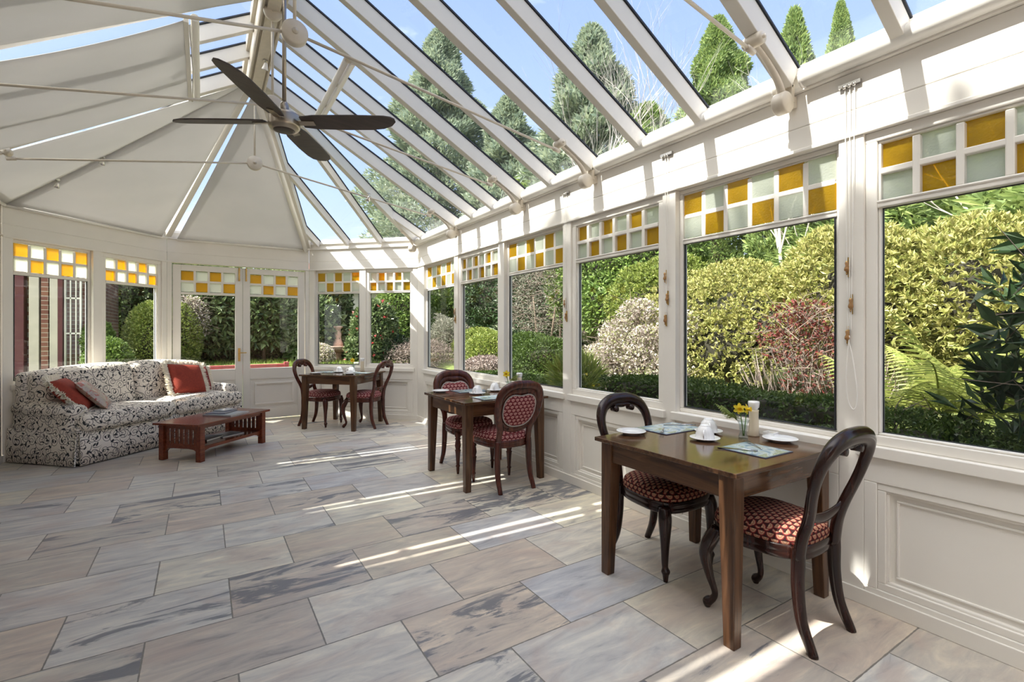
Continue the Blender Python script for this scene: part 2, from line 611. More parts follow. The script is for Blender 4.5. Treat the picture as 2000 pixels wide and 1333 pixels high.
def brick_mat():
    m, n, l = newmat('brick')
    t = n('ShaderNodeTexCoord')
    bt = n('ShaderNodeTexBrick')
    bt.inputs['Scale'].default_value = 1
    bt.inputs['Brick Width'].default_value = 0.23
    bt.inputs['Row Height'].default_value = 0.076
    bt.inputs['Mortar Size'].default_value = 0.006
    bt.inputs['Color1'].default_value = (0.16, 0.06, 0.05, 1)
    bt.inputs['Color2'].default_value = (0.24, 0.11, 0.08, 1)
    bt.inputs['Mortar'].default_value = (0.40, 0.36, 0.31, 1)
    l(t.outputs['UV'], bt.inputs[0])
    b = n('ShaderNodeBsdfPrincipled')
    l(bt.outputs[0], b.inputs['Base Color'])
    b.inputs['Roughness'].default_value = 0.9
    return finish(m, b.outputs[0])


brick_mat()


def ground_mat():
    m, n, l = newmat('garden_soil')
    t = n('ShaderNodeTexCoord')
    z = n('ShaderNodeTexNoise')
    z.inputs['Scale'].default_value = 1.4
    z.inputs['Detail'].default_value = 8
    l(t.outputs['Object'], z.inputs[0])
    r = ramp_node(n, [(0.35, (0.10, 0.075, 0.05)), (0.5, (0.13, 0.16, 0.05)), (0.7, (0.20, 0.26, 0.07))])
    l(z.outputs[0], r.inputs[0])
    b = n('ShaderNodeBsdfPrincipled')
    l(r.outputs[0], b.inputs['Base Color'])
    b.inputs['Roughness'].default_value = 0.95
    return finish(m, b.outputs[0])


ground_mat()

# ------------------------------------------------------------------ mesh helpers
V = Vector


def rotz(a):
    return Matrix.Rotation(a, 4, 'Z')


def frame_between(p, q, up=(0, 0, 1)):
    """matrix whose X runs from p to q"""
    p, q = V(p), V(q)
    x = (q - p).normalized()
    upv = V(up)
    if abs(x.dot(upv)) > 0.99:
        upv = V((0, 1, 0))
    y = upv.cross(x).normalized()
    z = x.cross(y)
    m = Matrix((x, y, z)).transposed().to_4x4()
    m.translation = (p + q) / 2
    return m


def smooth_path(pts, k=6):
    """Catmull-Rom through the points (tuples of any length)"""
    P = [np.array(p, float) for p in pts]
    P = [2 * P[0] - P[1]] + P + [2 * P[-1] - P[-2]]
    o = []
    for i in range(1, len(P) - 2):
        a, b, c, d = P[i - 1:i + 3]
        for j in range(k):
            t = j / k
            o.append(0.5 * ((2 * b) + (-a + c) * t + (2 * a - 5 * b + 4 * c - d) * t * t + (-a + 3 * b - 3 * c + d) * t ** 3))
    o.append(P[-2])
    return o


class MB:
    def __init__(self):
        self.v, self.f, self.s = [], [], []

    def add(self, verts, faces, smooth=False, M=None):
        b = len(self.v)
        if M is not None:
            verts = [M @ V(p) for p in verts]
        self.v += [tuple(p) for p in verts]
        self.f += [tuple(i + b for i in f) for f in faces]
        self.s += [smooth] * len(faces)
        return self

    def box(self, x0, x1, y0, y1, z0, z1, M=None):
        vs = [(x, y, z) for z in (z0, z1) for y in (y0, y1) for x in (x0, x1)]
        return self.add(vs, [(0, 2, 3, 1), (4, 5, 7, 6), (0, 1, 5, 4), (2, 6, 7, 3), (0, 4, 6, 2), (1, 3, 7, 5)], False, M)

    def bar(self, p, q, w, h, up=(0, 0, 1), dz=0.0, M=None):
        m = frame_between(p, q, up)
        if M is not None:
            m = M @ m
        ln = (V(q) - V(p)).length / 2
        return self.box(-ln, ln, -w / 2, w / 2, dz - h / 2, dz + h / 2, m)

    def tube(self, pts, r, seg=8, M=None, closed=False, flat=None, caps=True, up=None):
        """sweep a circle (or an ellipse r x r*flat) along pts; r a number or a list"""
        pts = [V(p[:3]) for p in pts]
        n = len(pts)
        rs = [r] * n if isinstance(r, (int, float)) else list(r)
        vs, fs = [], []
        prev = None
        for i, p in enumerate(pts):
            if closed:
                t = pts[(i + 1) % n] - pts[i - 1]
            else:
                t = pts[min(i + 1, n - 1)] - pts[max(i - 1, 0)]
            t.normalize()
            if up is not None:
                a = V(up)
            elif prev is None:
                a = V((0, 0, 1)) if abs(t.z) < 0.9 else V((0, 1, 0))
            else:
                a = prev
            a = a - t * a.dot(t)
            if a.length < 1e-6:
                a = V((1, 0, 0)) - t * t.x
            a.normalize()
            prev = a
            b = t.cross(a)
            fl = 1.0 if flat is None else (flat if isinstance(flat, (int, float)) else flat[i])
            for j in range(seg):
                th = 2 * PI * j / seg
                vs.append(p + a * (math.cos(th) * rs[i] * fl) + b * (math.sin(th) * rs[i]))
        m = n if closed else n - 1
        for i in range(m):
            for j in range(seg):
                a0, a1 = i * seg + j, i * seg + (j + 1) % seg
                b0, b1 = ((i + 1) % n) * seg + j, ((i + 1) % n) * seg + (j + 1) % seg
                fs.append((a0, a1, b1, b0))
        if caps and not closed:
            fs.append(tuple(range(seg))[::-1])
            fs.append(tuple((n - 1) * seg + j for j in range(seg)))
        return self.add(vs, fs, seg > 5, M)

    def lathe(self, prof, seg=20, M=None, ribs=0, rib=0.0):
        vs, fs = [], []
        n = len(prof)
        for (r, z) in prof:
            for j in range(seg):
                th = 2 * PI * j / seg
                rr = r * (1 + (rib * math.cos(ribs * th) if ribs else 0))
                vs.append((rr * math.cos(th), rr * math.sin(th), z))
        for i in range(n - 1):
            for j in range(seg):
                a, b = i * seg + j, i * seg + (j + 1) % seg
                fs.append((a, b, b + seg, a + seg))
        if prof[0][0] > 1e-6:
            fs.append(tuple(range(seg))[::-1])
        if prof[-1][0] > 1e-6:
            fs.append(tuple((n - 1) * seg + j for j in range(seg)))
        return self.add(vs, fs, True, M)

    def prism(self, poly, z0, z1, M=None, smooth=False):
        n = len(poly)
        vs = [(x, y, z0) for x, y in poly] + [(x, y, z1) for x, y in poly]
        fs = [tuple(range(n))[::-1], tuple(range(n, 2 * n))] + [(i, (i + 1) % n, n + (i + 1) % n, n + i) for i in range(n)]
        return self.add(vs, fs, smooth, M)

    def rbox(self, x0, x1, y0, y1, z0, z1, r=0.02, k=4, M=None, puff=None):
        """rounded box; puff(x, y, z) may move its points"""
        c = V(((x0 + x1) / 2, (y0 + y1) / 2, (z0 + z1) / 2))
        h = V(((x1 - x0) / 2, (y1 - y0) / 2, (z1 - z0) / 2))
        r = min(r, *h)
        inner = V((h.x - r, h.y - r, h.z - r))

        def coords(hh, ii, rr):
            a = [-hh + rr * (1 - math.cos(PI / 2 * j / k)) if False else -hh + rr * j / k for j in range(k + 1)]
            m = max(1, int(2 * ii / 0.06))
            b = [-ii + 2 * ii * j / m for j in range(1, m)]
            return a + b + [-x for x in a[::-1]]
        cx, cy_, cz = coords(h.x, inner.x, r), coords(h.y, inner.y, r), coords(h.z, inner.z, r)

        def fix(p):
            q = V((max(-inner.x, min(inner.x, p.x)), max(-inner.y, min(inner.y, p.y)), max(-inner.z, min(inner.z, p.z))))
            d = p - q
            if d.length > 1e-9:
                p = q + d.normalized() * r
            p = p + c
            return V(puff(p.x, p.y, p.z)) if puff else p
        for ax in range(3):
            o = [(cy_, cz), (cz, cx), (cx, cy_)][ax]
            for sgn in (-1, 1):
                vs, fs = [], []
                for bb in o[1]:
                    for aa in o[0]:
                        hh = [h.x, h.y, h.z][ax] * sgn
                        vs.append(fix(V([(hh, aa, bb), (bb, hh, aa), (aa, bb, hh)][ax])))
                na = len(o[0])
                for i in range(len(o[1]) - 1):
                    for j in range(na - 1):
                        q = (i * na + j, i * na + j + 1, (i + 1) * na + j + 1, (i + 1) * na + j)
                        fs.append(q if sgn > 0 else q[::-1])
                self.add(vs, fs, True, M)
        return self

    def ring(self, x0, x1, z0, z1, w, t0, t1, M=None):
        """rectangular frame in the local xz plane, w wide, from y=t0 to y=t1"""
        self.box(x0, x1, t0, t1, z0, z0 + w, M)
        self.box(x0, x1, t0, t1, z1 - w, z1, M)
        self.box(x0, x0 + w, t0, t1, z0 + w, z1 - w, M)
        self.box(x1 - w, x1, t0, t1, z0 + w, z1 - w, M)
        return self

    def mesh(self, name, merge=False):
        me = bpy.data.meshes.new(name)
        me.from_pydata([tuple(p) for p in self.v], [], self.f)
        me.polygons.foreach_set('use_smooth', self.s)
        uv_box(me)
        me.update()
        return me

    def build(self, name, mat, parent=None, bevel=0.0):
        me = self.mesh(name)
        return link(name, me, mat, parent, bevel)


def uv_box(me):
    n = len(me.loops)
    if not n:
        return
    co = np.empty(len(me.vertices) * 3)
    me.vertices.foreach_get('co', co)
    co = co.reshape(-1, 3)
    li = np.empty(n, int)
    me.loops.foreach_get('vertex_index', li)
    pn = np.empty(len(me.polygons) * 3)
    me.polygons.foreach_get('normal', pn)
    pn = np.abs(pn.reshape(-1, 3))
    lt = np.empty(len(me.polygons), int)
    me.polygons.foreach_get('loop_total', lt)
    ax = np.repeat(np.argmax(pn * np.array([1, 1, 1.15]), axis=1), lt)
    c = co[li]
    uv = np.where((ax == 0)[:, None], c[:, [1, 2]], np.where((ax == 1)[:, None], c[:, [0, 2]], c[:, [0, 1]]))
    ly = me.uv_layers.new(name='UV')
    ly.data.foreach_set('uv', uv.astype(np.float32).ravel())


def link(name, me, mat, parent=None, bevel=0.0):
    if mat and not me.materials:
        me.materials.append(MAT[mat])
    o = bpy.data.objects.new(name, me)
    C.objects.link(o)
    if parent is not None:
        o.parent = parent
    if bevel:
        b = o.modifiers.new('bevel', 'BEVEL')
        b.width = bevel
        b.segments = 2
        b.limit_method = 'ANGLE'
        b.angle_limit = R(50)
    return o


def tag(o, label, cat, group=None, kind=None):
    o['label'] = label
    o['category'] = cat
    if group:
        o['group'] = group
    if kind:
        o['kind'] = kind
    return o


def thing(name, label, cat, loc=(0, 0, 0), rz=0.0, group=None, kind=None):
    o = bpy.data.objects.new(name, None)
    C.objects.link(o)
    o.empty_display_size = 0.1
    o.location = loc
    o.rotation_euler = (0, 0, rz)
    return tag(o, label, cat, group, kind)


def dup(root, loc, rz=0.0, label=None, scale=None):
    r = root.copy()
    C.objects.link(r)
    r.location = loc
    r.rotation_euler = (0, 0, rz)
    if scale:
        r.scale = (scale,) * 3 if isinstance(scale, (int, float)) else scale
    if label:
        r['label'] = label
    for ch in list(root.children):
        c = ch.copy()
        C.objects.link(c)
        c.parent = r
        for g in list(ch.children):
            d = g.copy()
            C.objects.link(d)
            d.parent = c
    return r


# ------------------------------------------------------------------ the room
XR, Y1, SIDE = 2.783, 7.096, 1.883
A_ = SIDE / math.sqrt(2)
P1, P2, P3, P4 = (XR, Y1), (XR - A_, Y1 + A_), (XR - A_ - SIDE, Y1 + A_), (XR - 2 * A_ - SIDE, Y1)
XL = P4[0]
YB = -6.0  # unseen end run far back so its sunlit floor adds fill
XC, YE = 0.45, 5.66          # ridge line and where it ends
ZE, ZH, ZS = 2.678, 2.35, 0.80
SL = 0.557                   # slope of the two long roof planes
ZG = 2.82                    # glass height above the wall
ZR = ZG + SL * (XR - XC)     # glass height at the ridge


def wallM(A, B):
    """local x along the wall, y into the room"""
    u = V((B[0] - A[0], B[1] - A[1], 0))
    ln = u.length
    u.normalize()
    n = V((-u.y, u.x, 0))
    m = Matrix((u, n, V((0, 0, 1)))).transposed().to_4x4()
    m.translation = (A[0], A[1], 0)
    return m, ln, math.atan2(u.y, u.x)


# floor, and the ground it stands on
mb = MB()
poly = [(XR + .1, YB), (P1[0] + .1, P1[1] + .04), (P2[0] + .04, P2[1] + .1), (P3[0] - .04, P3[1] + .1), (P4[0] - .1, P4[1] + .04), (XL - .1, YB)]
mb.prism(poly, -0.12, 0.0)
tag(mb.build('floor', 'slate_tiles'), 'grey and beige slate tiled floor laid in staggered rows', 'floor', kind='structure')


def wall(name, A, B, bays, label, doors=None, mat='paint'):
    """bays: list of (s0, s1) window openings; everything else is post"""
    m, ln, a = wallM(A, B)
    root = thing(name, label, 'wall', (A[0], A[1], 0), a, kind='structure')
    b = MB()
    T = -0.11
    # header boards with a groove, and the wall plate above
    b.box(0, ln, T + .002, -0.004, ZH + .02, ZE + .14)
    b.box(0, ln, T, 0.0, ZH, ZH + 0.135)
    b.box(0, ln, T, 0.0, ZH + 0.139, ZE)
    b.box(0, ln, T, 0.022, ZE, ZE + 0.03)
    b.box(0, ln, T, 0.008, ZE + .03, ZE + 0.15)
    b.box(0, ln, 0, 0.014, ZH - 0.002, ZH + 0.018)
    edges = [0] + [x for w_ in (bays + (doors or [])) for x in w_] + [ln]
    edges.sort()
    for i in range(0, len(edges), 2):
        s0, s1 = edges[i], edges[i + 1]
        b.box(s0, s1, T, 0.0, 0, ZH)
    d = MB()
    for s0, s1 in bays:
        b.box(s0, s1, T, -0.035, 0, ZS - 0.06)
        b.box(s0, s1, -0.04, 0.0, 0, 0.10)          # bottom rail
        b.box(s0, s1, -0.04, 0.0, 0.62, ZS - 0.05)  # top rail
        b.box(s0 - .0, s0 + .055, -0.04, 0.0, 0.10, 0.62)
        b.box(s1 - .055, s1, -0.04, 0.0, 0.10, 0.62)
        for (w_, g, t1) in ((0.035, 0.055, -0.006), (0.014, 0.088, -0.016)):
            d.ring(s0 + g, s1 - g, 0.10 + g - .055, 0.62 - g + .055, w_, -0.045, t1)
        d.ring(s0 + .125, s1 - .125, 0.17, 0.55, 0.012, -0.045, -0.026)
    if bays:
        s0, s1 = bays[0][0], bays[-1][1]
        for s0, s1 in bays:
            b.box(s0 - .03, s1 + .03, T - .03, 0.022, ZS - .055, ZS)
    b.build(name + '_framing', mat, root, 0.004)
    if bays:
        d.build('panel_moulding', 'paint', root, 0.004)
    bs = MB()
    free = [0] + [x for w_ in (doors or []) for x in w_] + [ln]
    for i in range(0, len(free), 2):
        bs.box(free[i], free[i + 1], 0, 0.012, 0, 0.075)
    bs.build('skirting', 'paint', root, 0.003)
    return m, ln, a


def panes(m_am, m_pa, cols, x0, x1, z0, z1, first, gap=0.03):
    """two chequered rows; cols run from the viewer's left"""
    n = cols
    w_ = (x1 - x0 + gap) / n
    h = (z1 - z0 + gap) / 2
    mu = []
    for i in range(n):
        for j in range(2):
            # seen from inside, the wall runs right to left
            xa = x1 - (i + 1) * w_ + gap
            xb = x1 - i * w_
            za, zb = z0 + j * h, z0 + (j + 1) * h - gap
            amber = (i + (1 - j) + (0 if first == 'amber' else 1)) % 2 == 0
            (m_am if amber else m_pa).box(xa - .006, xb + .006, -0.058, -0.053, za - .006, zb + .006)
            mu.append((xa, xb, za, zb))
    return mu


def window(i, wm, ang, s0, s1, cols, first, style, label):
    c = (s0 + s1) / 2
    h = (s1 - s0) / 2
    loc = wm @ V((c, 0, ZS))
    root = thing('window_%d' % i, label, 'window', loc, ang, kind='structure')
    H = ZH - ZS
    f = MB()
    fw = 0.05 if style == 'A' else 0.028
    t0, t1 = (-0.085, -0.018) if style == 'A' else (-0.085, -0.045)
    f.ring(-h, h, 0, H, fw, t0, t1)
    f.ring(-h + fw, h - fw, fw, H - fw, 0.012, t0 + .008, t1 - .012)
    zt0, zt1 = H - 0.345, H - fw - 0.02
    f.box(-h + fw, h - fw, t0, t1, zt0 - .035, zt0)
    f.box(-h + fw, h - fw, t0 + .01, t1 + .006, zt0 - .012, zt0)
    am, pa = MB(), MB()
    x0, x1 = -h + fw + .012, h - fw - .012
    mu = panes(am, pa, cols, x0, x1, zt0 + .012, zt1, first)
    for xa, xb, za, zb in mu:
        if xb < x1 - .01 and za < zt0 + .05:
            f.box(xb, xb + .03, -0.072, t1 - .004, zt0, zt1)
    zm = [m_ for m_ in mu if m_[2] > zt0 + .05][0][2]
    f.box(x0, x1, -0.0715, t1 - .0055, zm - .03, zm)
    f.build('frame', 'paint', root, 0.005)
    am.build('amber_pane', 'amber_glass', root)
    pa.build('pale_pane', 'pale_glass', root)
    g = MB()
    g.box(x0 - .01, x1 + .01, -0.058, -0.053, fw + .005, zt0 - .03)
    g.build('glass', 'window_glass', root)
    k = MB()
    k.ring(x0 - .004, x1 + .004, fw + .008, zt0 - .031, 0.007, -0.062, -0.050)
    k.build('gasket', 'gasket', root)
    return root


WN = [0]


def next_window():
    WN[0] += 1
    return WN[0]


# right wall: windows every 1.1465 m
rb = [(0.076 + 1.1465 * k - YB, 0.076 + 1.1465 * k + 1.032 - YB) for k in range(-1, 6)]
mR, lnR, aR = wall('wall_right', (XR, YB), P1, rb, 'long cream panelled wall of windows along the dining tables')
names = ['cut off by the photo edge near the camera', 'nearest the camera, looking onto ferns and a dark shrub', 'behind the pepper mill of the nearest table',
         'looking onto the white blossoming bush', 'behind the middle table, looking onto bare branches', 'second along from the far corner, looking onto a lime shrub',
         'narrow in view, beside the far corner of the long wall']
for k, (s0, s1) in enumerate(rb):
    window(next_window(), mR, aR, s0, s1, 6, 'amber', 'AAB'[k % 3] if k in (1, 2) else ('B' if k in (2, 4, 6) else 'A'),
           'cream window with amber and pale top panes ' + names[k])

# facet right of the doors
fr_b = [(0.075, 0.875), (0.985, 1.785)]
mA, lnA, aA = wall('wall_front_right', P1, P2, fr_b, 'angled cream wall with two windows behind the far table')
window(next_window(), mA, aA, *fr_b[0], 5, 'pale', 'A', 'cream window by the far corner, looking onto white garden chair and blossom')
window(next_window(), mA, aA, *fr_b[1], 5, 'amber', 'B', 'cream window beside the doors, looking onto the garden fountain')

# doors
mD, lnD, aD = wall('wall_front', P2, P3, [], 'cream end wall holding the double garden doors', doors=[(0.055, 1.828)])


def door(i, s0, s1, handle_side, label):
    c = (s0 + s1) / 2
    h = (s1 - s0) / 2
    root = thing('door_%d' % i, label, 'door', mD @ V((c, 0, 0.012)), aD, kind='structure')
    H = 2.318
    f = MB()
    st = 0.098
    t0, t1 = -0.075, -0.028
    f.box(-h, -h + st, t0, t1, 0, H)
    f.box(h - st, h, t0, t1, 0, H)
    f.box(-h + st, h - st, t0, t1, H - 0.085, H)
    f.box(-h + st, h - st, t0, t1, 0, 0.16)
    f.box(-h + st, h - st, t0, t1, 0.62, 0.785)
    f.box(-h + st, h - st, t0 + .01, t1 - .014, 0.16, 0.62)
    am, pa = MB(), MB()
    x0, x1 = -h + st, h - st
    zt0, zt1 = 1.925, H - .085
    mu = panes(am, pa, 4, x0 + .01, x1 - .01, zt0 + .014, zt1 - .014, 'amber')
    for xa, xb, za, zb in mu:
        if xb < x1 - .02 and za < zt0 + .05:
            f.box(xb, xb + .03, -0.068, t1 - .004, zt0, zt1)
    zm = [m_ for m_ in mu if m_[2] > zt0 + .05][0][2]
    f.box(x0, x1, -0.0675, t1 - .0055, zm - .03, zm)
    f.box(x0, x1, t0, t1, zt0 - .035, zt0)
    f.build('door_leaf', 'paint', root, 0.004)
    p = MB()
    p.ring(x0 + .06, x1 - .06, 0.22, 0.56, 0.026, t1 - .02, t1 + .006)
    p.ring(x0, x1, 0.16, 0.62, 0.012, t1 - .02, t1 - .004)
    p.build('panel_moulding', 'paint', root, 0.004)
    am.build('amber_pane', 'amber_glass', root)
    pa.build('pale_pane', 'pale_glass', root)
    g = MB()
    g.box(x0 - .004, x1 + .004, -0.055, -0.050, 0.78, zt0 - .03)
    g.build('glass', 'window_glass', root)
    hx = h - 0.045 if handle_side > 0 else -h + 0.045
    k = MB()
    if handle_side < 0:
        k.box(hx - .016, hx + .016, t1, t1 + .006, 0.90, 1.10)
        k.tube([(hx, t1 + .004, 1.03), (hx, t1 + .05, 1.03), (hx - .01, t1 + .052, 1.03), (hx - .095, t1 + .05, 1.03)], 0.008)
        k.tube([(hx, t1, 0.95), (hx, t1 + .012, 0.95)], 0.01)
        k.build('handle', 'brass', root, 0.002)
    bolt = MB()
    bolt.box(hx - .011, hx + .011, t1, t1 + .004, H - .20, H - .01)
    bolt.tube([(hx, t1 + .012, H - .20), (hx, t1 + .012, H + .005)], 0.006)
    for z in (H - .18, H - .11, H - .04):
        bolt.box(hx - .012, hx + .012, t1, t1 + .02, z - .012, z + .012)
    bolt.tube([(hx, t1 + .012, H - .15), (hx, t1 + .035, H - .15)], 0.005)
    bolt.build('bolt', 'brass', root, 0.001)


door(1, 0.063, 0.940, 1, 'closed cream garden door on the side of the far dining table')
door(2, 0.944, 1.820, -1, 'cream garden door with a brass handle behind the sofa end')

fl_b = [(0.075, 0.875), (0.985, 1.785)]
mL, lnL, aL = wall('wall_front_left', P3, P4, fl_b, 'angled cream wall with two windows behind the sofa')
window(next_window(), mL, aL, *fl_b[0], 5, 'pale', 'A', 'cream window behind the sofa back looking onto a rounded clipped hedge')
window(next_window(), mL, aL, *fl_b[1], 5, 'amber', 'B', 'cream window at the photo edge looking onto a brick house')
mLL, lnLL, aLL = wall('wall_left', P4, (XL, YB), [], 'long beige left wall out of view, made windowless to block the sun', mat='stucco')  # unseen side closed in solid to keep sun off the floor
# the house the room is built against
bw = MB()
bw.box(XL - 2.5, XR + 2.0, YB - .3, YB, 0, 4.6)
tag(bw.build('wall_back', 'brick'), 'brick house wall behind the camera', 'wall', kind='structure')

# ------------------------------------------------------------------ roof
roof = thing('ceiling', 'glazed pitched conservatory roof on cream rafters', 'roof', kind='structure')
YT = [1.45, 3.07, 4.14, 5.66]                       # trusses
YR = [-5.3, -4.2, -3.1, -2.0, -1.3, -0.65, -0.1, 0.42, 0.94, 1.45, 2.01, 2.53, 3.07, 3.62, 4.14, 4.67, 5.16, 5.66]
E3 = V((XC, YE, ZR))
RW, RH = 0.055, 0.115


def rafter(p, q, name='rafter', w_=RW, h=RH):
    """p at the eaves, q at the ridge, both on the glass plane"""
    p, q = V(p), V(q)
    b = MB()
    b.bar(p, q, w_, h, dz=-h / 2 - .014)
    o = b.build(name, 'rafter_paint', roof, 0.004)
    g = MB()
    g.bar(p, q, w_ + .016, 0.012, dz=-0.006)
    g.build('gasket', 'gasket', o)
    return o


for y in YR:
    big = y in YT
    rafter((XR - .01, y, ZG), (XC + .07, y, ZR - .07 * SL), w_=0.07 if big else RW, h=0.125 if big else RH)
    rafter((XL + .01, y, ZG), (XC - .07, y, ZR - .07 * SL), w_=0.07 if big else RW, h=0.125 if big else RH)
for k, P in enumerate((P1, P2, P3, P4)):
    d = (V((P[0], P[1], ZG)) - E3)
    rafter(V((P[0], P[1], ZG)) - d * .004, E3 + d * 0.03, 'hip_rafter', 0.07, 0.125)


def plane_z(a, b, c, x, y):
    n = (b - a).cross(c - a)
    return a.z - (n.x * (x - a.x) + n.y * (y - a.y)) / n.z


def jack(P, Q, t):
    """rafter square to the eaves PQ of a facet, up to whichever hip it meets first"""
    P3_, Q3_ = V((P[0], P[1], ZG)), V((Q[0], Q[1], ZG))
    u = (Q3_ - P3_).normalized()
    n = V((-u.y, u.x, 0))
    s = (Q3_ - P3_).length * t
    e_s, e_n = (E3 - P3_).dot(u), (E3 - P3_).dot(n)
    # along the hip from P: s = k*e_s ; from Q
    if s < e_s:
        dist = e_n * s / e_s if e_s > 1e-6 else 0
    else:
        ln = (Q3_ - P3_).length
        dist = e_n * (ln - s) / (ln - e_s)
    a = P3_ + u * s
    b2 = a + n * dist * 0.99
    b2.z = plane_z(P3_, Q3_, E3, b2.x, b2.y)
    rafter(a, b2, 'jack_rafter', 0.05, 0.10)


for t in (0.32, 0.62, 0.90):
    jack(P1, P2, t)
jack((XR, YE), P1, 0.77)


def roof_pane(pts):
    b = MB()
    n = len(pts)
    top = [V(p) for p in pts]
    bot = [V(p) - V((0, 0, .006)) for p in pts]
    fs = [tuple(range(n)), tuple(range(n, 2 * n))[::-1]] + [(i, n + i, n + (i + 1) % n, (i + 1) % n) for i in range(n)]
    b.add(top + bot, fs)
    b.build('roof_glass', 'roof_glass', roof)


c3 = lambda P: (P[0], P[1], ZG)
eL, eR = (XL, YE, ZG), (XR, YE, ZG)
roof_pane([(XR, YB, ZG), eR, tuple(E3), (XC, YB, ZR)])
roof_pane([(XC, YB, ZR), tuple(E3), eL, (XL, YB, ZG)])
roof_pane([eR, c3(P1), tuple(E3)])
roof_pane([c3(P1), c3(P2), tuple(E3)])
roof_pane([c3(P2), c3(P3), tuple(E3)])
roof_pane([c3(P3), c3(P4), tuple(E3)])
roof_pane([c3(P4), eL, tuple(E3)])
# ridge beam
b = MB()
b.box(XC - .085, XC + .085, YB, YE + .05, ZR - .30, ZR + .03)
b.box(XC - .115, XC + .115, YB, YE + .05, ZR - .15, ZR - .04)
b.box(XC - .045, XC + .045, YB, YE + .06, ZR - .325, ZR - .30)
for x in (-.072, .072):
    b.tube([(XC + x, YB, ZR - .31), (XC + x, YE + .02, ZR - .31)], 0.012)
b.build('ridge_beam', 'cream_iron', roof, 0.006)
# centre boss at the hip end
b = MB()
b.lathe([(0.0, -.36), (.03, -.35), (.05, -.31), (.09, -.28), (.10, -.2), (.10, .02), (0, .03)], 16, Matrix.Translation((XC, YE, ZR)))
b.build('boss', 'cream_iron', roof)
# eaves trim: flat white cill under the glass
for (P, Q) in (((XR, YB), P1), (P1, P2), (P2, P3), (P3, P4), (P4, (XL, YB))):
    m, ln, a = wallM(P, Q)
    b = MB()
    b.box(0, ln, -0.12, 0.03, ZE + .085, ZE + .128, m)
    b.build('eaves_cill', 'white_metal', roof, 0.004)

# ------------------------------------------------------------------ blinds
def cloth(name, grid, label, cat, group, mat='blind_fabric', th=0.004):
    """grid[i][j] of points -> a sheet with a little thickness"""
    b = MB()
    ni, nj = len(grid), len(grid[0])
    vs = [p for row in grid for p in row]
    nb = len(vs)
    vs2 = vs + [(p[0], p[1], p[2] - th) for p in vs]
    fs = []
    for i in range(ni - 1):
        for j in range(nj - 1):
            q = (i * nj + j, i * nj + j + 1, (i + 1) * nj + j + 1, (i + 1) * nj + j)
            fs.append(q)
            fs.append(tuple(x + nb for x in q[::-1]))
    rim = [(0, j) for j in range(nj)] + [(i, nj - 1) for i in range(1, ni)] + [(ni - 1, j) for j in range(nj - 2, -1, -1)] + [(i, 0) for i in range(ni - 2, 0, -1)]
    idx = [i * nj + j for i, j in rim]
    for a, c in zip(idx, idx[1:] + idx[:1]):
        fs.append((a, a + nb, c + nb, c))
    b.add(vs2, fs, True)
    return b


GB = 'roof blinds on the shaded side'
zb_left = lambda x: ZG - 0.135 + SL * (x - XL)       # underside of the left rafters


def bay_blind(y0, y1, x_top, label, sag, rail):
    root = thing('roof_blind', label, 'blind', (0, 0, 0), 0, GB)
    g = []
    n, mcount = 28, 22
    for i in range(n + 1):
        t = i / n
        x = XL + 0.05 + (x_top - XL - .05) * t
        row = []
        for j in range(mcount + 1):
            s = j / mcount
            env = math.sin(PI * t) ** 0.8
            dz = -sag * env * (0.35 + 0.65 * math.sin(PI * s)) - sag * .3 * env * math.sin(9.0 * s * PI / 2 + 2.0 * t) * (1 if rail else .9)
            # edges draw in a little half way along
            yy = y0 + (y1 - y0) * s + 0.03 * env * (1 - 2 * s)
            row.append((x, yy, zb_left(x) - .012 + dz))
        g.append(row)
    cloth('f', g, '', '', '').build('fabric', 'blind_fabric', root)
    if rail:
        r = MB()
        z = zb_left(x_top) - .02
        r.tube([(x_top + .05, y0 - .01, z + .03), (x_top + .05, y1 + .01, z + .03)], 0.028, 10)
        r.box(x_top - .02, x_top + .012, y0, y1, z - .015, z + .03)
        r.build('rail', 'white_metal', root, 0.003)
        r = MB()
        r.tube([(x_top + .018, y0 + .02, z - .02), (x_top + .03, (y0 + y1) / 2, z - .028), (x_top + .014, y1 - .02, z - .02)], 0.006, 6)
        r.build('pull_cord', 'cord', root)
    b = MB()
    b.tube([(XL + .06, y0, zb_left(XL) + .0), (XL + .06, y1, zb_left(XL) + .0)], 0.03, 10)
    b.build('roller', 'white_metal', root)


bay_blind(4.185, 5.605, -0.10, 'grey fabric roof blind ending in a white bar beside the open glass strip', 0.075, True)
bay_blind(3.118, 4.09, XC - .14, 'grey rippled roof blind in the top corner, above the wide bright gap', 0.05, False)
bay_blind(1.47, 3.022, XC - .14, 'grey roof blind overhead, mostly above the photo edge', 0.05, False)
bay_blind(-0.6, 1.345, XC - .14, 'grey roof blind beside the camera, above the photo edge', 0.05, False)
bay_blind(-2.0, -0.68, XC - .14, 'grey roof blind behind the camera, added to cut the fill light', 0.05, False)  # unseen blind, added to hold back bounce light from behind


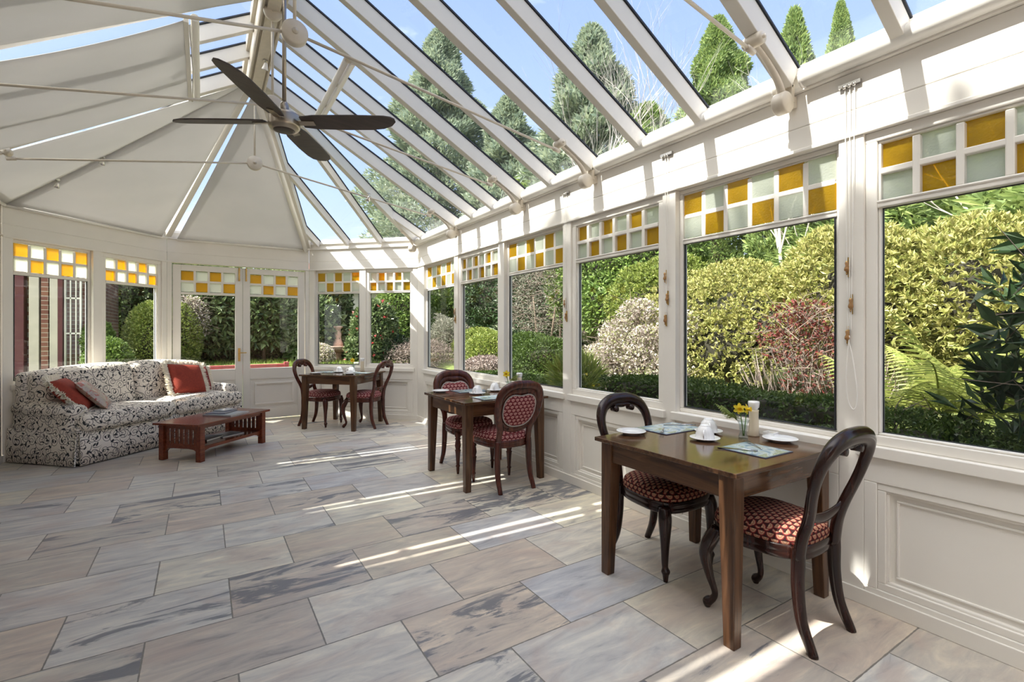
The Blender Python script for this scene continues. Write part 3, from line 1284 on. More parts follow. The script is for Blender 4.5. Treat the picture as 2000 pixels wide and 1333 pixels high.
def tri_blind(P, Q, gapP, gapQ, label):
    """triangle between two hips, under a facet"""
    root = thing('roof_blind', label, 'blind', (0, 0, 0), 0, GB)
    Pv, Qv = V((P[0], P[1], ZG - .15)), V((Q[0], Q[1], ZG - .15))
    T = E3 - V((0, 0, .15))
    mid = (Pv + Qv) / 2
    u = (Qv - Pv).normalized()
    p = Pv + u * gapP + (T - Pv) * .012
    q = Qv - u * gapQ + (T - Qv) * .012
    n = 20
    g = []
    for i in range(n + 1):
        t = i / n * 0.985
        a, c = p.lerp(T + (p - Pv) * .4, t), q.lerp(T + (q - Qv) * .4, t)
        row = []
        for j in range(13):
            s = j / 12
            z = -.012 * math.sin(PI * s) * math.sin(PI * t) - .02 * math.sin(PI * t)
            w_ = a.lerp(c, s)
            row.append((w_.x, w_.y, w_.z + z))
        g.append(row)
    cloth('f', g, '', '', '').build('fabric', 'blind_fabric', root)
    b = MB()
    b.tube([p + V((0, 0, -.01)), q + V((0, 0, -.01))], 0.016, 8)
    b.build('bottom_bar', 'white_metal', root)
    return root


tri_blind(P2, P3, 0.07, 0.11, 'triangular grey roof blind above the double doors')
tri_blind(P3, P4, 0.09, 0.0, 'triangular grey roof blind above the sofa windows')
tri_blind(P4, (XL, YE), 0.0, 0.085, 'narrow triangular grey roof blind between spotlit hip and bright gap')

# rolled blind tubes along hips and ridge side
t_ = thing('blind_tube', 'white blind tube running down the roof hip right of the doors blind', 'blind tube')
b = MB()
d = V((P2[0], P2[1], ZG - .17)) - (E3 - V((0, 0, .17)))
o = E3 - V((0, 0, .17))
side = V((-1, -.35, 0)).normalized() * .045
b.tube([o + d * .05 + side, o + d * .99 + side], 0.034, 12)
b.build('tube', 'white_metal', t_)
for f in (.05, .985):
    b = MB()
    b.lathe([(0.04, -.012), (.04, .012)], 12, Matrix.Translation(o + d * f + side))
    b.build('end_cap', 'cream_iron', t_)

t_ = thing('blind_rail', 'white double bar crossing the glass roof right of the fan', 'blind rail')
b = MB()
x_ = 1.02
z_ = ZG - .15 + SL * (XR - x_)
b.tube([(x_, 4.17, z_), (x_, 5.64, z_)], 0.026, 10)
b.build('tube', 'white_metal', t_)
b = MB()
b.box(x_ + .03, x_ + .062, 4.17, 5.64, z_ - .05, z_ + .015)
b.build('bar', 'white_metal', t_, 0.003)
for y in (4.18, 5.63):
    b = MB()
    b.lathe([(0.034, -.012), (.034, .012)], 12, Matrix.Translation((x_ + .01, y, z_)) @ Matrix.Rotation(PI / 2, 4, 'X'))
    b.build('end_cap', 'cream_iron', t_)

# rolled-up blinds in white cassettes along the right eaves
segs = [(-.6, 1.37, 'nearest the camera, above the fern window'), (1.53, 2.99, 'above the nearest dining table'), (3.15, 4.06, 'above the blossom window end of the middle table'),
        (4.22, 5.58, 'above the middle dining table'), (5.74, 7.02, 'at the far corner of the long wall')]
for y0, y1, l_ in segs:
    t_ = thing('rolled_blind', 'white rolled blind tube along the eaves ' + l_, 'rolled blind', (XR - .045, (y0 + y1) / 2, ZE + .052), 0, 'rolled blinds along the long wall')
    h = (y1 - y0) / 2
    b = MB()
    b.tube([(0, -h, 0), (0, h, 0)], 0.046, 14)
    b.build('roll', 'white_metal', t_)
    b = MB()
    b.box(-.012, .04, -h, h, .03, .05)
    b.build('cassette', 'white_metal', t_, 0.003)
    for s in (-1, 1):
        b = MB()
        b.tube([(0, s * h, 0), (0, s * (h + .012), 0)], 0.05, 14)
        b.build('end_cap', 'white_metal', t_)

# ------------------------------------------------------------------ trusses
RXY = Matrix.Rotation(PI / 2, 4, 'X')
TN = ['nearest the camera, partly above the photo', 'in front of the ceiling fan', 'behind the ceiling fan', 'at the far end of the ridge']
for k, y in enumerate(YT):
    hub = V((XC, y, 3.10))
    t_ = thing('tie_rod', 'cream iron roof tie rod with round hub ' + TN[k], 'tie rod', tuple(hub), 0, 'tie rods across the roof')
    b = MB()
    b.lathe([(0, -.028), (.066, -.028), (.072, -.02), (.072, .02), (.066, .028), (0, .028)], 28, RXY)
    o = b.build('hub', 'cream_iron', t_, 0.0)
    b = MB()
    for s in (1,):
        b.lathe([(0, .028), (.018, .028), (.018, .034), (.007, .036), (.007, .042), (0, .042)], 12, Matrix.Rotation(s * PI / 2, 4, 'X'))
    b.build('bolt', 'cream_iron', o)
    for s in (-1, 1):
        xe = (XR - .385) if s > 0 else (XL + .385)
        e_ = V((xe, y, 2.80)) - hub
        b = MB()
        b.tube([e_.normalized() * .06, e_], 0.0095, 8)
        b.lathe([(.0, -.03), (.016, -.03), (.016, .03), (0, .03)], 10, frame_between(e_ * .97, e_) @ Matrix.Rotation(PI / 2, 4, 'Y'))
        b.build('rod', 'cream_iron', t_)
    b = MB()
    b.tube([(0, 0, .06), (0, 0, ZR - .30 - 3.10)], 0.0095, 8)
    b.build('hanger', 'cream_iron', t_)
    # cast brackets at the wall
    for s in ((-1, 1) if k != 9 else (1,)):
        lab = ('at the right eaves' if s > 0 else 'at the left eaves') + ' of the tie '
        B = thing('bracket', 'cream iron bracket ' + lab + TN[k].replace('nearest the camera, partly above the photo', 'nearest the camera').replace('at the far end of', 'ending').replace('in front of the ceiling fan', 'before the fan').replace('behind the ceiling fan', 'behind the fan'), 'bracket', ((XR if s > 0 else XL), y, 2.605), 0 if s > 0 else PI, 'roof brackets')
        # local x towards the wall is 0, room side is negative
        b = MB()
        arm = smooth_path([(-.095, 0, .0), (-.118, 0, .05), (-.155, 0, .105), (-.22, 0, .160), (-.30, 0, .208), (-.38, 0, .245)], 6)
        b.tube(arm, [.020 - .008 * i / (len(arm) - 1) for i in range(len(arm))], 8, flat=1.2)
        b.bar((-.05, 0, .10), (-.42, 0, .305), .05, .022)
        b.bar((-.05, 0, .02), (-.05, 0, .12), .05, .03, up=(1, 0, 0))
        b.bar((-.13, 0, .13), (-.13, 0, .16), .018, .018, up=(1, 0, 0))
        b.bar((-.21, 0, .17), (-.20, 0, .20), .018, .018, up=(1, 0, 0))
        b.build('arm', 'cream_iron', B, 0.003)
        b = MB()
        b.lathe([(0, -.034), (.052, -.034), (.058, -.027), (.058, .027), (.052, .034), (0, .034)], 24, Matrix.Translation((-.115, 0, .0)) @ RXY)
        b.lathe([(0, -.038), (.02, -.038), (.02, -.03)], 16, Matrix.Translation((-.115, 0, .0)) @ RXY)
        b.bar((-.12, 0, 0), (0, 0, .03), .04, .06)
        b.build('boss', 'cream_iron', B)
        b = MB()
        b.lathe([(0, -.05), (.030, -.05), (.034, -.03), (.034, .03), (.030, .05), (0, .05)], 16, Matrix.Translation((-.385, 0, .255)) @ RXY)
        b.tube([(-.385, -.062, .255), (-.385, .062, .255)], .012, 8)
        b.build('knuckle', 'cream_iron', B)

# corner brackets where the hips land right of the doors
for k, (P, l_) in enumerate(((P1, 'under the roof hip at the far corner of the long wall'),)):
    d = (V((P[0], P[1], 0)) - V((XC, YE, 0))).normalized()
    B = thing('bracket', 'cream cast iron bracket ' + l_, 'bracket', (P[0] - d.x * .02, P[1] - d.y * .02, 2.62), math.atan2(d.y, d.x), 'roof brackets')
    b = MB()
    arm = smooth_path([(-.085, 0, .0), (-.10, 0, .05), (-.135, 0, .10), (-.20, 0, .16), (-.285, 0, .19), (-.37, 0, .21)], 6)
    b.tube(arm, .015, 8)
    b.bar((-.05, 0, .10), (-.40, 0, .27), .05, .022)
    b.build('arm', 'cream_iron', B, 0.003)
    b = MB()
    b.lathe([(0, -.04), (.05, -.04), (.055, -.03), (.055, .03), (.05, .04), (0, .04)], 20, Matrix.Translation((-.11, 0, 0)) @ RXY)
    b.build('boss', 'cream_iron', B)

# disc on the ridge above the fan's far truss
t_ = thing('ridge_disc', 'cream iron disc with bolt on the ridge above the fan rod', 'disc', (XC, 4.10, 3.80))
b = MB()
b.lathe([(0, -.02), (.066, -.02), (.07, 0), (.066, .02), (0, .02)], 24, RXY)
b.bar((0, .02, .0), (0, .02, .12), .05, .03, up=(1, 0, 0))
b.build('plate', 'cream_iron', t_)
b = MB()
b.lathe([(0, .02), (.014, .02), (.012, .03), (0, .03)], 10, RXY)
b.build('bolt', 'cream_iron', t_)

# ------------------------------------------------------------------ ceiling fan
fan = thing('ceiling_fan', 'ceiling fan with four dark brown blades and a nickel motor', 'ceiling fan', (XC, 3.50, 2.74))
b = MB()
b.lathe([(0, -.055), (.06, -.058), (.085, -.05), (.095, -.038), (.098, -.03), (.098, .03), (.092, .045), (.06, .062), (.03, .07), (.028, .11), (.018, .13)], 32)
b.build('motor', 'nickel', fan)
b = MB()
b.lathe([(0, -.062), (.05, -.062), (.066, -.057), (.066, -.05), (0, -.05)], 28)
b.build('motor_cap', 'fan_blade', fan)
b = MB()
b.tube([(0, 0, .10), (0, 0, ZR - .32 - 2.74)], 0.013, 12)
b.build('down_rod', 'nickel', fan)
b = MB()
b.lathe([(.015, ZR - .44 - 2.74), (.05, ZR - .40 - 2.74), (.06, ZR - .33 - 2.74), (.06, ZR - .325 - 2.74)], 20)
b.build('canopy', 'nickel', fan)
for k in range(4):
    a = R(-31 + 90 * k)
    Mk = rotz(a) @ Matrix.Rotation(R(-13), 4, 'X')
    pts = [(.115, -.052), (.20, -.068), (.45, -.074), (.66, -.070), (.705, -.060), (.728, -.040), (.73, -.012), (.70, .028), (.64, .058), (.56, .070), (.40, .074), (.20, .068), (.115, .052)]
    b = MB()
    b.prism(pts, -.005, .005, Mk)
    bl = b.build('blade', 'fan_blade', fan, 0.002)
    b = MB()
    b.box(.07, .20, -.022, .022, -.012, -.004, Mk)
    b.build('blade_arm', 'nickel', bl, 0.002)

# ------------------------------------------------------------------ small spotlights
def spot(loc, rz, tilt, label, col='white_metal'):
    t_ = thing('spotlight', label, 'spotlight', loc, rz, 'small spotlights under the roof')
    b = MB()
    b.tube([(0, 0, .0), (0, 0, -.05)], .006, 8)
    b.box(-.018, .018, -.012, .012, -.012, .004)
    b.build('stem', 'steel', t_)
    Mt = Matrix.Translation((0, 0, -.055)) @ Matrix.Rotation(tilt, 4, 'X')
    b = MB()
    b.lathe([(.008, .03), (.014, .02), (.022, -.01), (.027, -.03), (.024, -.032), (.018, -.012)], 16, Mt)
    b.build('shade', col, t_)
    b = MB()
    b.lathe([(0, -.026), (.018, -.026), (.02, -.02), (0, -.016)], 12, Mt)
    b.build('lamp_glass', 'china', t_)


spot((XC + .02, 4.85, ZR - .33), .4, .35, 'small white spotlight hanging from the ridge beside a fan blade')
for f, l_ in ((.60, 'upper of two small spotlights on the hip above the sofa blinds'), (.78, 'lower of two small spotlights on the hip above the sofa blinds')):
    p_ = E3.lerp(V((P4[0], P4[1], ZG)), f) - V((0, 0, .165))
    spot(tuple(p_), .8, .5, l_, 'steel')
spot((1.62, YE, 2.965), .3, .6, 'small spotlight hanging from the far tie rod before the sky', 'steel')

# ------------------------------------------------------------------ blind cords on the piers
def cord_set(y, n, toggles, loop, label):
    t_ = thing('blind_pull', label, 'blind pull', (XR, y, 2.62), 0, 'blind cords on the piers')
    b = MB()
    for i in range(n):
        yy = (i - (n - 1) / 2) * .022
        b.tube([(-.012, yy, .0), (-.014, yy * .8, -.5), (-.016, yy * .3, -toggles[-1] + .03)], .0022, 5)
    b.build('pull_cord', 'cord', t_)
    b = MB()
    b.box(-.02, -.001, -.05, .05, -.012, .006)
    for i in range(n):
        b.tube([(-.018, (i - (n - 1) / 2) * .022 - .006, -.012), (-.018, (i - (n - 1) / 2) * .022 + .006, -.012)], .009, 8)
    b.build('pulley', 'steel', t_)
    for i, z in enumerate(toggles):
        yy = (.012, -.006, .01, -.012)[i % 4]
        b = MB()
        b.lathe([(.002, .03), (.009, .022), (.006, .006), (.011, -.006), (.012, -.016), (.004, -.024), (.003, -.04)], 10, Matrix.Translation((-.016, yy, -z)))
        b.build('toggle', 'toggle_brown', t_)
        b = MB()
        b.box(-.008, -.0005, yy - .004, yy + .004, -z - .05, -z + .05)
        b.tube([(-.02, yy, -z - .035), (-.005, yy, -z - .01), (-.022, yy, -z + .03)], .003, 6)
        b.build('cleat', 'brass', t_)
    if loop:
        b = MB()
        zb = -toggles[-1]
        b.tube(smooth_path([(-.016, .0, zb), (-.02, .012, zb - .15), (-.02, .01, zb - .30), (-.018, -.01, zb - .365), (-.018, -.03, zb - .36), (-.018, -.035, zb - .28), (-.015, -.015, zb - .12), (-.014, .01, zb)], 5), .0028, 6)
        b.build('cord_loop', 'cord', t_)


pier = lambda k: 0.076 + 1.1465 * k + 1.032 + .057
cord_set(pier(0), 3, (.93, 1.12, 1.28), True, 'white blind cords with a hanging loop on the pier nearest the camera')
cord_set(pier(1) + .01, 2, (.87, 1.02, 1.17), False, 'white blind cords on the pier behind the nearest table, by the blossom window')
cord_set(pier(2), 2, (1.0, 1.12), False, 'white blind cord on the pier right of the bare branch window')
cord_set(pier(4), 1, (1.0, 1.1), False, 'single white blind cord on the second pier from the far corner')

# ------------------------------------------------------------------ dining tables
def make_table(label, loc, rz):
    t_ = thing('dining_table', label, 'dining table', loc, rz, 'square dining tables')
    b = MB()
    b.box(-.435, .435, -.435, .435, .743, .765)
    b.build('tabletop', 'walnut_top', t_, 0.003)
    for s in (-1, 1):
        b = MB()
        b.box(-.37, .37, s * .385 - .011, s * .385 + .011, .635, .743)
        b.build('apron', 'walnut_top', t_, 0.002)
        b = MB()
        b.box(s * .385 - .011, s * .385 + .011, -.37, .37, .635, .743)
        b.build('apron', 'walnut_side', t_, 0.002)
    for sx in (-1, 1):
        for sy in (-1, 1):
            b = MB()
            o_, i1, i2 = .408, .408 - .075, .408 - .052
            ox, oy = sx * o_, sy * o_
            v = []
            for z, i in ((0, i2), (.60, i1), (.743, i1)):
                ix, iy = sx * i, sy * i
                v += [(ox, oy, z), (ix, oy, z), (ix, iy, z), (ox, iy, z)]
            f = []
            for k in range(2):
                for j in range(4):
                    q = (k * 4 + j, k * 4 + (j + 1) % 4, k * 4 + 4 + (j + 1) % 4, k * 4 + 4 + j)
                    f.append(q if sx * sy < 0 else q[::-1])
            bot, top = (0, 1, 2, 3), (8, 9, 10, 11)
            f += [bot[::-1] if sx * sy < 0 else bot, top if sx * sy < 0 else top[::-1]]
            b.add(v, f)
            b.build('leg', 'walnut', t_, 0.004)
    return t_


T1C, T2C, T3C = (2.31, 1.645), (2.27, 4.065), (1.735, 7.30)
tb = make_table('brown square dining table nearest the camera, laid for two', (*T1C, 0), 0)
dup(tb, (*T2C, 0), 0, 'brown square dining table in the middle, with the upholstered back chairs')
dup(tb, (*T3C, 0), PI / 4, 'brown square dining table far off in the corner by the garden doors')


# ------------------------------------------------------------------ balloon back chairs (facing +y)
def seat_outline(n=40, grow=0.0, fy=.235, ry=-.205):
    """front wide and bowed, back narrow"""
    o = []
    for i in range(n):
        th = 2 * PI * i / n
        c, s = math.cos(th), math.sin(th)
        e = .62
        x = math.copysign(abs(c) ** e, c)
        y = math.copysign(abs(s) ** e, s)
        yy = (y + 1) / 2
        w_ = .185 + .055 * yy
        o.append((x * (w_ + grow), ry + (fy - ry) * yy + y * grow + .012 * (1 - x * x) * (1 if y > 0 else 0)))
    return o


def loft(rings, cap=True):
    b = MB()
    n = len(rings[0])
    vs = [p for r in rings for p in r]
    fs = []
    for k in range(len(rings) - 1):
        for j in range(n):
            fs.append((k * n + j, k * n + (j + 1) % n, (k + 1) * n + (j + 1) % n, (k + 1) * n + j))
    if cap:
        fs.append(tuple(range(n))[::-1])
        fs.append(tuple((len(rings) - 1) * n + j for j in range(n)))
    b.add(vs, fs, True)
    return b


def make_chair(label, loc, rz, legs, wood_m, fabric, padded):
    t_ = thing('dining_chair', label, 'dining chair', loc, rz, 'balloon back dining chairs')
    out_ = seat_outline()
    ring = lambda g, z: [(x * g, y * g + (1 - g) * .01, z) for x, y in out_]
    loft([ring(.97, .365), ring(1.0, .372), ring(1.0, .39), ring(.985, .394), ring(1.0, .40), ring(1.0, .425), ring(.96, .43)]).build('seat_frame', wood_m, t_)
    loft([ring(.95, .42), ring(.985, .432), ring(.99, .452), ring(.95, .477), ring(.84, .495), ring(.6, .508), ring(.3, .513), ring(.05, .514)]).build('seat', fabric, t_)
    for s in (-1, 1):
        b = MB()
        if legs == 'cabriole':
            pts = smooth_path([(s * .195, .175, .40, .030), (s * .212, .205, .34, .036), (s * .222, .225, .27, .031), (s * .212, .212, .17, .021), (s * .198, .190, .085, .015), (s * .200, .198, .05, .017), (s * .208, .222, .026, .024), (s * .208, .222, .0, .013)], 5)
        elif legs == 'turned':
            pts = [(s * .19, .185, z, r) for z, r in ((.40, .030), (.365, .032), (.345, .022), (.335, .031), (.325, .022), (.30, .026), (.27, .030), (.235, .022), (.225, .030), (.215, .026), (.16, .021), (.09, .016), (.075, .022), (.065, .016), (.04, .015), (0, .011))]
        else:
            pts = smooth_path([(s * .19, .185, .40, .034), (s * .20, .20, .33, .036), (s * .20, .20, .20, .024), (s * .195, .195, .10, .018), (s * .195, .197, .075, .017), (s * .195, .20, .055, .024), (s * .195, .20, .035, .017), (s * .195, .20, 0, .012)], 4)
        b.tube(pts, [p[3] for p in pts], 10)
        b.build('leg', wood_m, t_)
        b = MB()
        pts = smooth_path([(s * .156, -.185, .43, .028), (s * .158, -.186, .36, .029), (s * .161, -.187, .25, .027), (s * .164, -.205, .12, .024), (s * .168, -.25, .012, .020), (s * .168, -.253, 0, .020)], 5)
        b.tube(pts, [p[3] for p in pts], 8, flat=1.0)
        b.build('leg', wood_m, t_)
    # back: one swept loop, stile - top rail - stile
    lean = lambda z: -.187 - .155 * max(0, (z - .42) / .52) ** 1.1
    half = [(.156, .38, .031), (.152, .47, .031), (.144, .535, .030), (.158, .60, .029), (.190, .68, .028), (.205, .76, .029), (.196, .83, .033), (.155, .885, .038), (.085, .914, .041), (0, .920, .041)]
    if padded:
        half = [(.153, .40, .026), (.150, .47, .027), (.150, .535, .030), (.172, .60, .034), (.198, .68, .034), (.205, .76, .034), (.195, .83, .036), (.155, .885, .038), (.085, .912, .038), (0, .917, .038)]
    loop = half + [(-x, z, r) for x, z, r in half[-2::-1]]
    pts = smooth_path([(x, lean(z), z, r) for x, z, r in loop], 5)
    b = MB()
    b.tube(pts, [p[3] for p in pts], 12, up=(0, 1, .25), flat=.75)
    fr = b.build('back_frame', wood_m, t_)
    # crest drops as two little scrolls
    b = MB()
    if not padded:
        for s in (-1, 1):
            b.tube([(s * .070, lean(.862) - .020, .862), (s * .070, lean(.862) + .022, .862)], .019, 14)
            b.tube(smooth_path([(s * .070, lean(.87), .874), (s * .045, lean(.88), .884), (0, lean(.88), .880)], 4), .016, 8)
        b.build('crest_scroll', wood_m, fr)
    b = MB()
    zr = .545 if not padded else .525
    pts = smooth_path([(-.15, lean(zr + .03), zr + .045, .014), (-.10, lean(zr), zr + .012, .021), (0, lean(zr), zr - .002, .026), (.10, lean(zr), zr + .012, .021), (.15, lean(zr + .03), zr + .045, .014)], 5)
    b.tube(pts, [p[3] for p in pts], 8, up=(0, 1, .2), flat=.55)
    b.build('cross_rail', wood_m, t_)
    if padded:
        n = 44
        outl = []
        for i in range(n):
            th = 2 * PI * i / n
            c, s = math.cos(th), math.sin(th)
            x = .160 * math.copysign(abs(c) ** .72, c)
            z = .715 + (.125 if s > 0 else .160) * math.copysign(abs(s) ** .80, s)
            if s > 0:
                z -= .020 * math.exp(-(x / .06) ** 2)
            else:
                x *= 1 - .12 * (-s) ** 2
            outl.append((x, z))
        for sd in (1, -1):
            rings = []
            for g, d in ((1, .004), (.97, .016), (.86, .026), (.6, .034), (.25, .037), (.02, .038)):
                rings.append([(x * g, lean(.71 + (z - .71) * g) + sd * d, .71 + (z - .71) * g) for x, z in (outl if sd > 0 else outl[::-1])])
            loft(rings, True).build('back_pad', fabric, t_)
        b = MB()
        for sd in (1, -1):
            b.tube([(x, lean(z) + sd * .014, z) for x, z in outl], .006, 6, closed=True)
        b.build('gimp', 'gimp', t_)
        # solid filling round the pad
        bb = MB()
        g2 = [(x * 1.0, z) for x, z in outl]
        o2 = []
        for i in range(n):
            th = 2 * PI * i / n
            c, s = math.cos(th), math.sin(th)
            o2.append((.20 * math.copysign(abs(c) ** .75, c) * (1 if s > -.2 else (1 - .12 * (-s) ** 2)), .715 + .195 * math.copysign(abs(s) ** .8, s)))
        vs, fs = [], []
        for i in range(n):
            for (x, z) in (g2[i], o2[i]):
                for sd in (1, -1):
                    vs.append((x, lean(z) + sd * .010, z))
        for i in range(n):
            j = (i + 1) % n
            a0, a1 = i * 4, j * 4
            fs += [(a0, a0 + 2, a1 + 2, a1), (a0 + 1, a1 + 1, a1 + 3, a0 + 3), (a0, a1, a1 + 1, a0 + 1), (a0 + 2, a0 + 3, a1 + 3, a1 + 2)]
        bb.add(vs, fs, True)
        bb.build('back_panel', wood_m, t_)
    return t_


make_chair('dark balloon back chair nearest the camera, its open back towards us', (2.318, 1.292, 0), 0, 'cabriole', 'mahogany', 'scale_fabric', False)
make_chair('dark balloon back chair on the far side of the nearest table', (2.318, 1.985, 0), PI, 'tapered', 'mahogany', 'scale_fabric', False)
make_chair('reddish chair with patterned back pad turned towards us at the middle table', (2.26, 3.725, 0), 0, 'turned', 'mahogany_red', 'scale_fabric_pink', True)
make_chair('reddish chair with patterned back pad on the far side of the middle table', (2.25, 4.395, 0), PI, 'turned', 'mahogany_red', 'scale_fabric_pink', True)
make_chair('open back chair at the far table, on the side of the long window wall', (1.985, 7.07, 0), PI / 4 - .05, 'cabriole', 'mahogany_red', 'scale_fabric_pink', False)
make_chair('open back chair at the far table, on the side of the garden doors', (1.465, 7.525, 0), PI / 4 + PI, 'tapered', 'mahogany_red', 'scale_fabric_pink', False)

# ------------------------------------------------------------------ things on the tables
TZ = 0.765


def make_plate(loc, label, r=.085):
    o = MB()
    o.lathe([(0, 0), (r * .55, 0), (r * .58, .004), (r * .62, .006), (r * .98, .017), (r, .019), (r * .97, .021), (r * .6, .010), (0, .008)], 36)
    x = o.build('side_plate', 'china')
    x.location = loc
    return tag(x, label, 'plate', 'side plates')


def make_saucer(loc, label):
    o = MB()
    o.lathe([(0, 0), (.042, 0), (.045, .004), (.078, .013), (.080, .015), (.077, .017), (.04, .008), (0, .007)], 32)
    x = o.build('saucer', 'china')
    x.location = loc
    return tag(x, label, 'saucer', 'saucers')


def make_cup(loc, rz, label):
    t_ = thing('teacup', label, 'cup', loc, rz, 'upturned teacups')
    b = MB()
    # standing upside down: rim below, foot on top
    b.lathe([(.050, 0), (.051, .003), (.049, .012), (.046, .03), (.037, .055), (.027, .066), (.025, .068), (.025, .073), (.021, .073), (.019, .069), (0, .068)], 60, None, 20, .022)
    b.build('bowl', 'china', t_)
    b = MB()
    b.tube(smooth_path([(.043, 0, .018), (.066, 0, .012), (.078, 0, .028), (.068, 0, .048), (.038, 0, .052)], 5), .0045, 8)
    b.build('handle', 'china', t_)


def make_placemat(loc, rz, sx, sy, label):
    t_ = thing('placemat', label, 'placemat', loc, rz, 'printed placemats')
    b = MB()
    b.rbox(-sx / 2, sx / 2, -sy / 2, sy / 2, 0, .0042, .002, 2)
    b.build('board', 'book_navy', t_)
    b = MB()
    b.box(-sx / 2 + .008, sx / 2 - .008, -sy / 2 + .008, sy / 2 - .008, .0040, .0048)
    b.build('picture', 'mat_print', t_)


def make_knife(loc, rz, label):
    t_ = thing('knife', label, 'knife', loc, rz, 'knives')
    b = MB()
    b.prism([(-.008, .0), (.009, .0), (.009, .08), (.004, .105), (-.008, .11)], .002, .004)
    b.build('blade', 'cutlery', t_)
    b = MB()
    b.tube([(0, 0, .004), (0, -.03, .005), (0, -.09, .005)], [.004, .0055, .006], 8, flat=.7)
    b.build('handle', 'cutlery', t_)


def make_fork(loc, rz, label):
    t_ = thing('fork', label, 'fork', loc, rz, 'forks')
    b = MB()
    b.tube(smooth_path([(0, -.095, .004), (0, -.05, .004), (0, .0, .009), (0, .03, .006)], 5), .004, 6, flat=.6)
    b.build('handle', 'cutlery', t_)
    b = MB()
    b.prism([(-.004, .028), (.004, .028), (.011, .045), (-.011, .045)], .004, .006)
    for i in range(4):
        x = -.0092 + i * .0061
        b.tube([(x, .045, .005), (x, .09, .009)], .0016, 5)
    b.build('tines', 'cutlery', t_)


def make_mill(loc, label, h=.20):
    t_ = thing('pepper_mill', label, 'pepper mill', loc, 0, 'pepper mills')
    k = h / .20
    b = MB()
    b.lathe([(0, 0), (.030, 0), (.031, .006 * k), (.027, .05 * k), (.0245, .10 * k), (.0255, .14 * k), (.027, .15 * k), (0, .15 * k)], 24)
    b.build('body', 'mill_cream', t_)
    b = MB()
    b.lathe([(.020, .15 * k), (.021, .155 * k), (.028, .165 * k), (.031, .190 * k), (.029, .198 * k), (.02, .2 * k), (0, .2 * k)], 24)
    b.build('cap', 'china', t_)


def make_vase(loc, label, h=.105, r=.030):
    o = MB()
    o.lathe([(0, 0), (r * .8, 0), (r * .85, .008), (r * .62, h * .35), (r * .75, h * .75), (r * 1.15, h), (r * 1.08, h), (r * .66, h * .74), (r * .52, h * .36), (r * .7, .012), (0, .012)], 20, None, 8, .04)
    x = o.build('bud_vase', 'vase_glass')
    x.location = loc
    return tag(x, label, 'vase', 'bud vases')


def make_daffodil(base, head, face, label, s=1.0):
    """base in the vase, head where the flower sits, face the way it looks"""
    t_ = thing('daffodil', label, 'flower', base, 0, 'daffodils')
    h = V(head) - V(base)
    b = MB()
    b.tube(smooth_path([(0, 0, 0), tuple(h * .5 + V((.004, 0, .008))), tuple(h)], 5), .003, 6)
    b.build('stem', 'stem_green', t_)
    f = V(face).normalized()
    up = V((0, 0, 1))
    r_ = f.cross(up).normalized()
    u = r_.cross(f)
    m = Matrix((r_, u, f)).transposed().to_4x4()
    m.translation = h
    b = MB()
    for k in range(6):
        a = k * PI / 3
        mk = m @ rotz(a)
        L_ = .034 * s
        vs = [(0, 0, .0), (.011 * s, L_ * .45, .004), (.008 * s, L_ * .8, .003), (0, L_, .0), (-.008 * s, L_ * .8, .003), (-.011 * s, L_ * .45, .004), (0, L_ * .5, -.001 + (.002 if k % 2 else 0))]
        b.add(vs + [(x, y, z - .0012) for x, y, z in vs], [(0, 1, 6), (1, 2, 6), (2, 3, 6), (3, 4, 6), (4, 5, 6), (5, 0, 6), (8, 7, 13), (9, 8, 13), (10, 9, 13), (11, 10, 13), (12, 11, 13), (7, 12, 13)], True, mk)
    b.build('petals', 'petal_yellow', t_)
    b = MB()
    b.lathe([(.006 * s, 0), (.009 * s, .012 * s), (.011 * s, .022 * s), (.015 * s, .028 * s), (.0135 * s, .028 * s), (.008 * s, .018 * s), (0, .006)], 18, m, 9, .08)
    b.build('trumpet', 'trumpet', t_)


def frond_mesh(L_, wid, n, droop, name='frond'):
    """a fern frond along +x, arching"""
    b = MB()
    path = []
    for i in range(n + 1):
        t = i / n
        path.append((L_ * t * (1 - .12 * t), 0, L_ * (.55 * t - droop * t * t)))
    b.tube(path, [.0022 + .004 * L_ * (1 - i / n) for i in range(n + 1)], 4)
    for i in range(2, n):
        t = i / n
        l_ = wid * (math.sin(PI * min(1, t * .9 + .12)) ** .8) * (1.05 - .55 * t)
        p = V(path[i])
        tg = (V(path[min(n, i + 1)]) - V(path[i - 1])).normalized()
        for s in (-1, 1):
            sd = V((.35, s, -.18 - .25 * t)).normalized()
            q = p + sd * l_
            nseg = 4
            for k in range(nseg):
                a, c = k / nseg, (k + 1) / nseg
                w0, w1 = .30 * L_ / n * (1 - a) + .0008, .30 * L_ / n * (1 - c) + .0006
                pa, pc = p.lerp(q, a), p.lerp(q, c)
                pa.z -= .10 * l_ * a * a
                pc.z -= .10 * l_ * c * c
                b.add([pa - tg * w0, pa + tg * w0, pc + tg * w1 * 1.5, pc - tg * w1 * 1.1], [(0, 1, 2, 3)])
    return b


def make_sprig(loc, rz, label, mat='leaf_lime'):
    t_ = thing('green_sprig', label, 'foliage sprig', loc, rz, 'green sprigs in the vases')
    for k, (a, s) in enumerate(((0, 1.0), (.6, .8), (-.55, .85), (1.2, .6))):
        o = frond_mesh(.15 * s, .06, 11, .25).build('spray', mat, t_)
        o.rotation_euler = (0, R(-18), a)


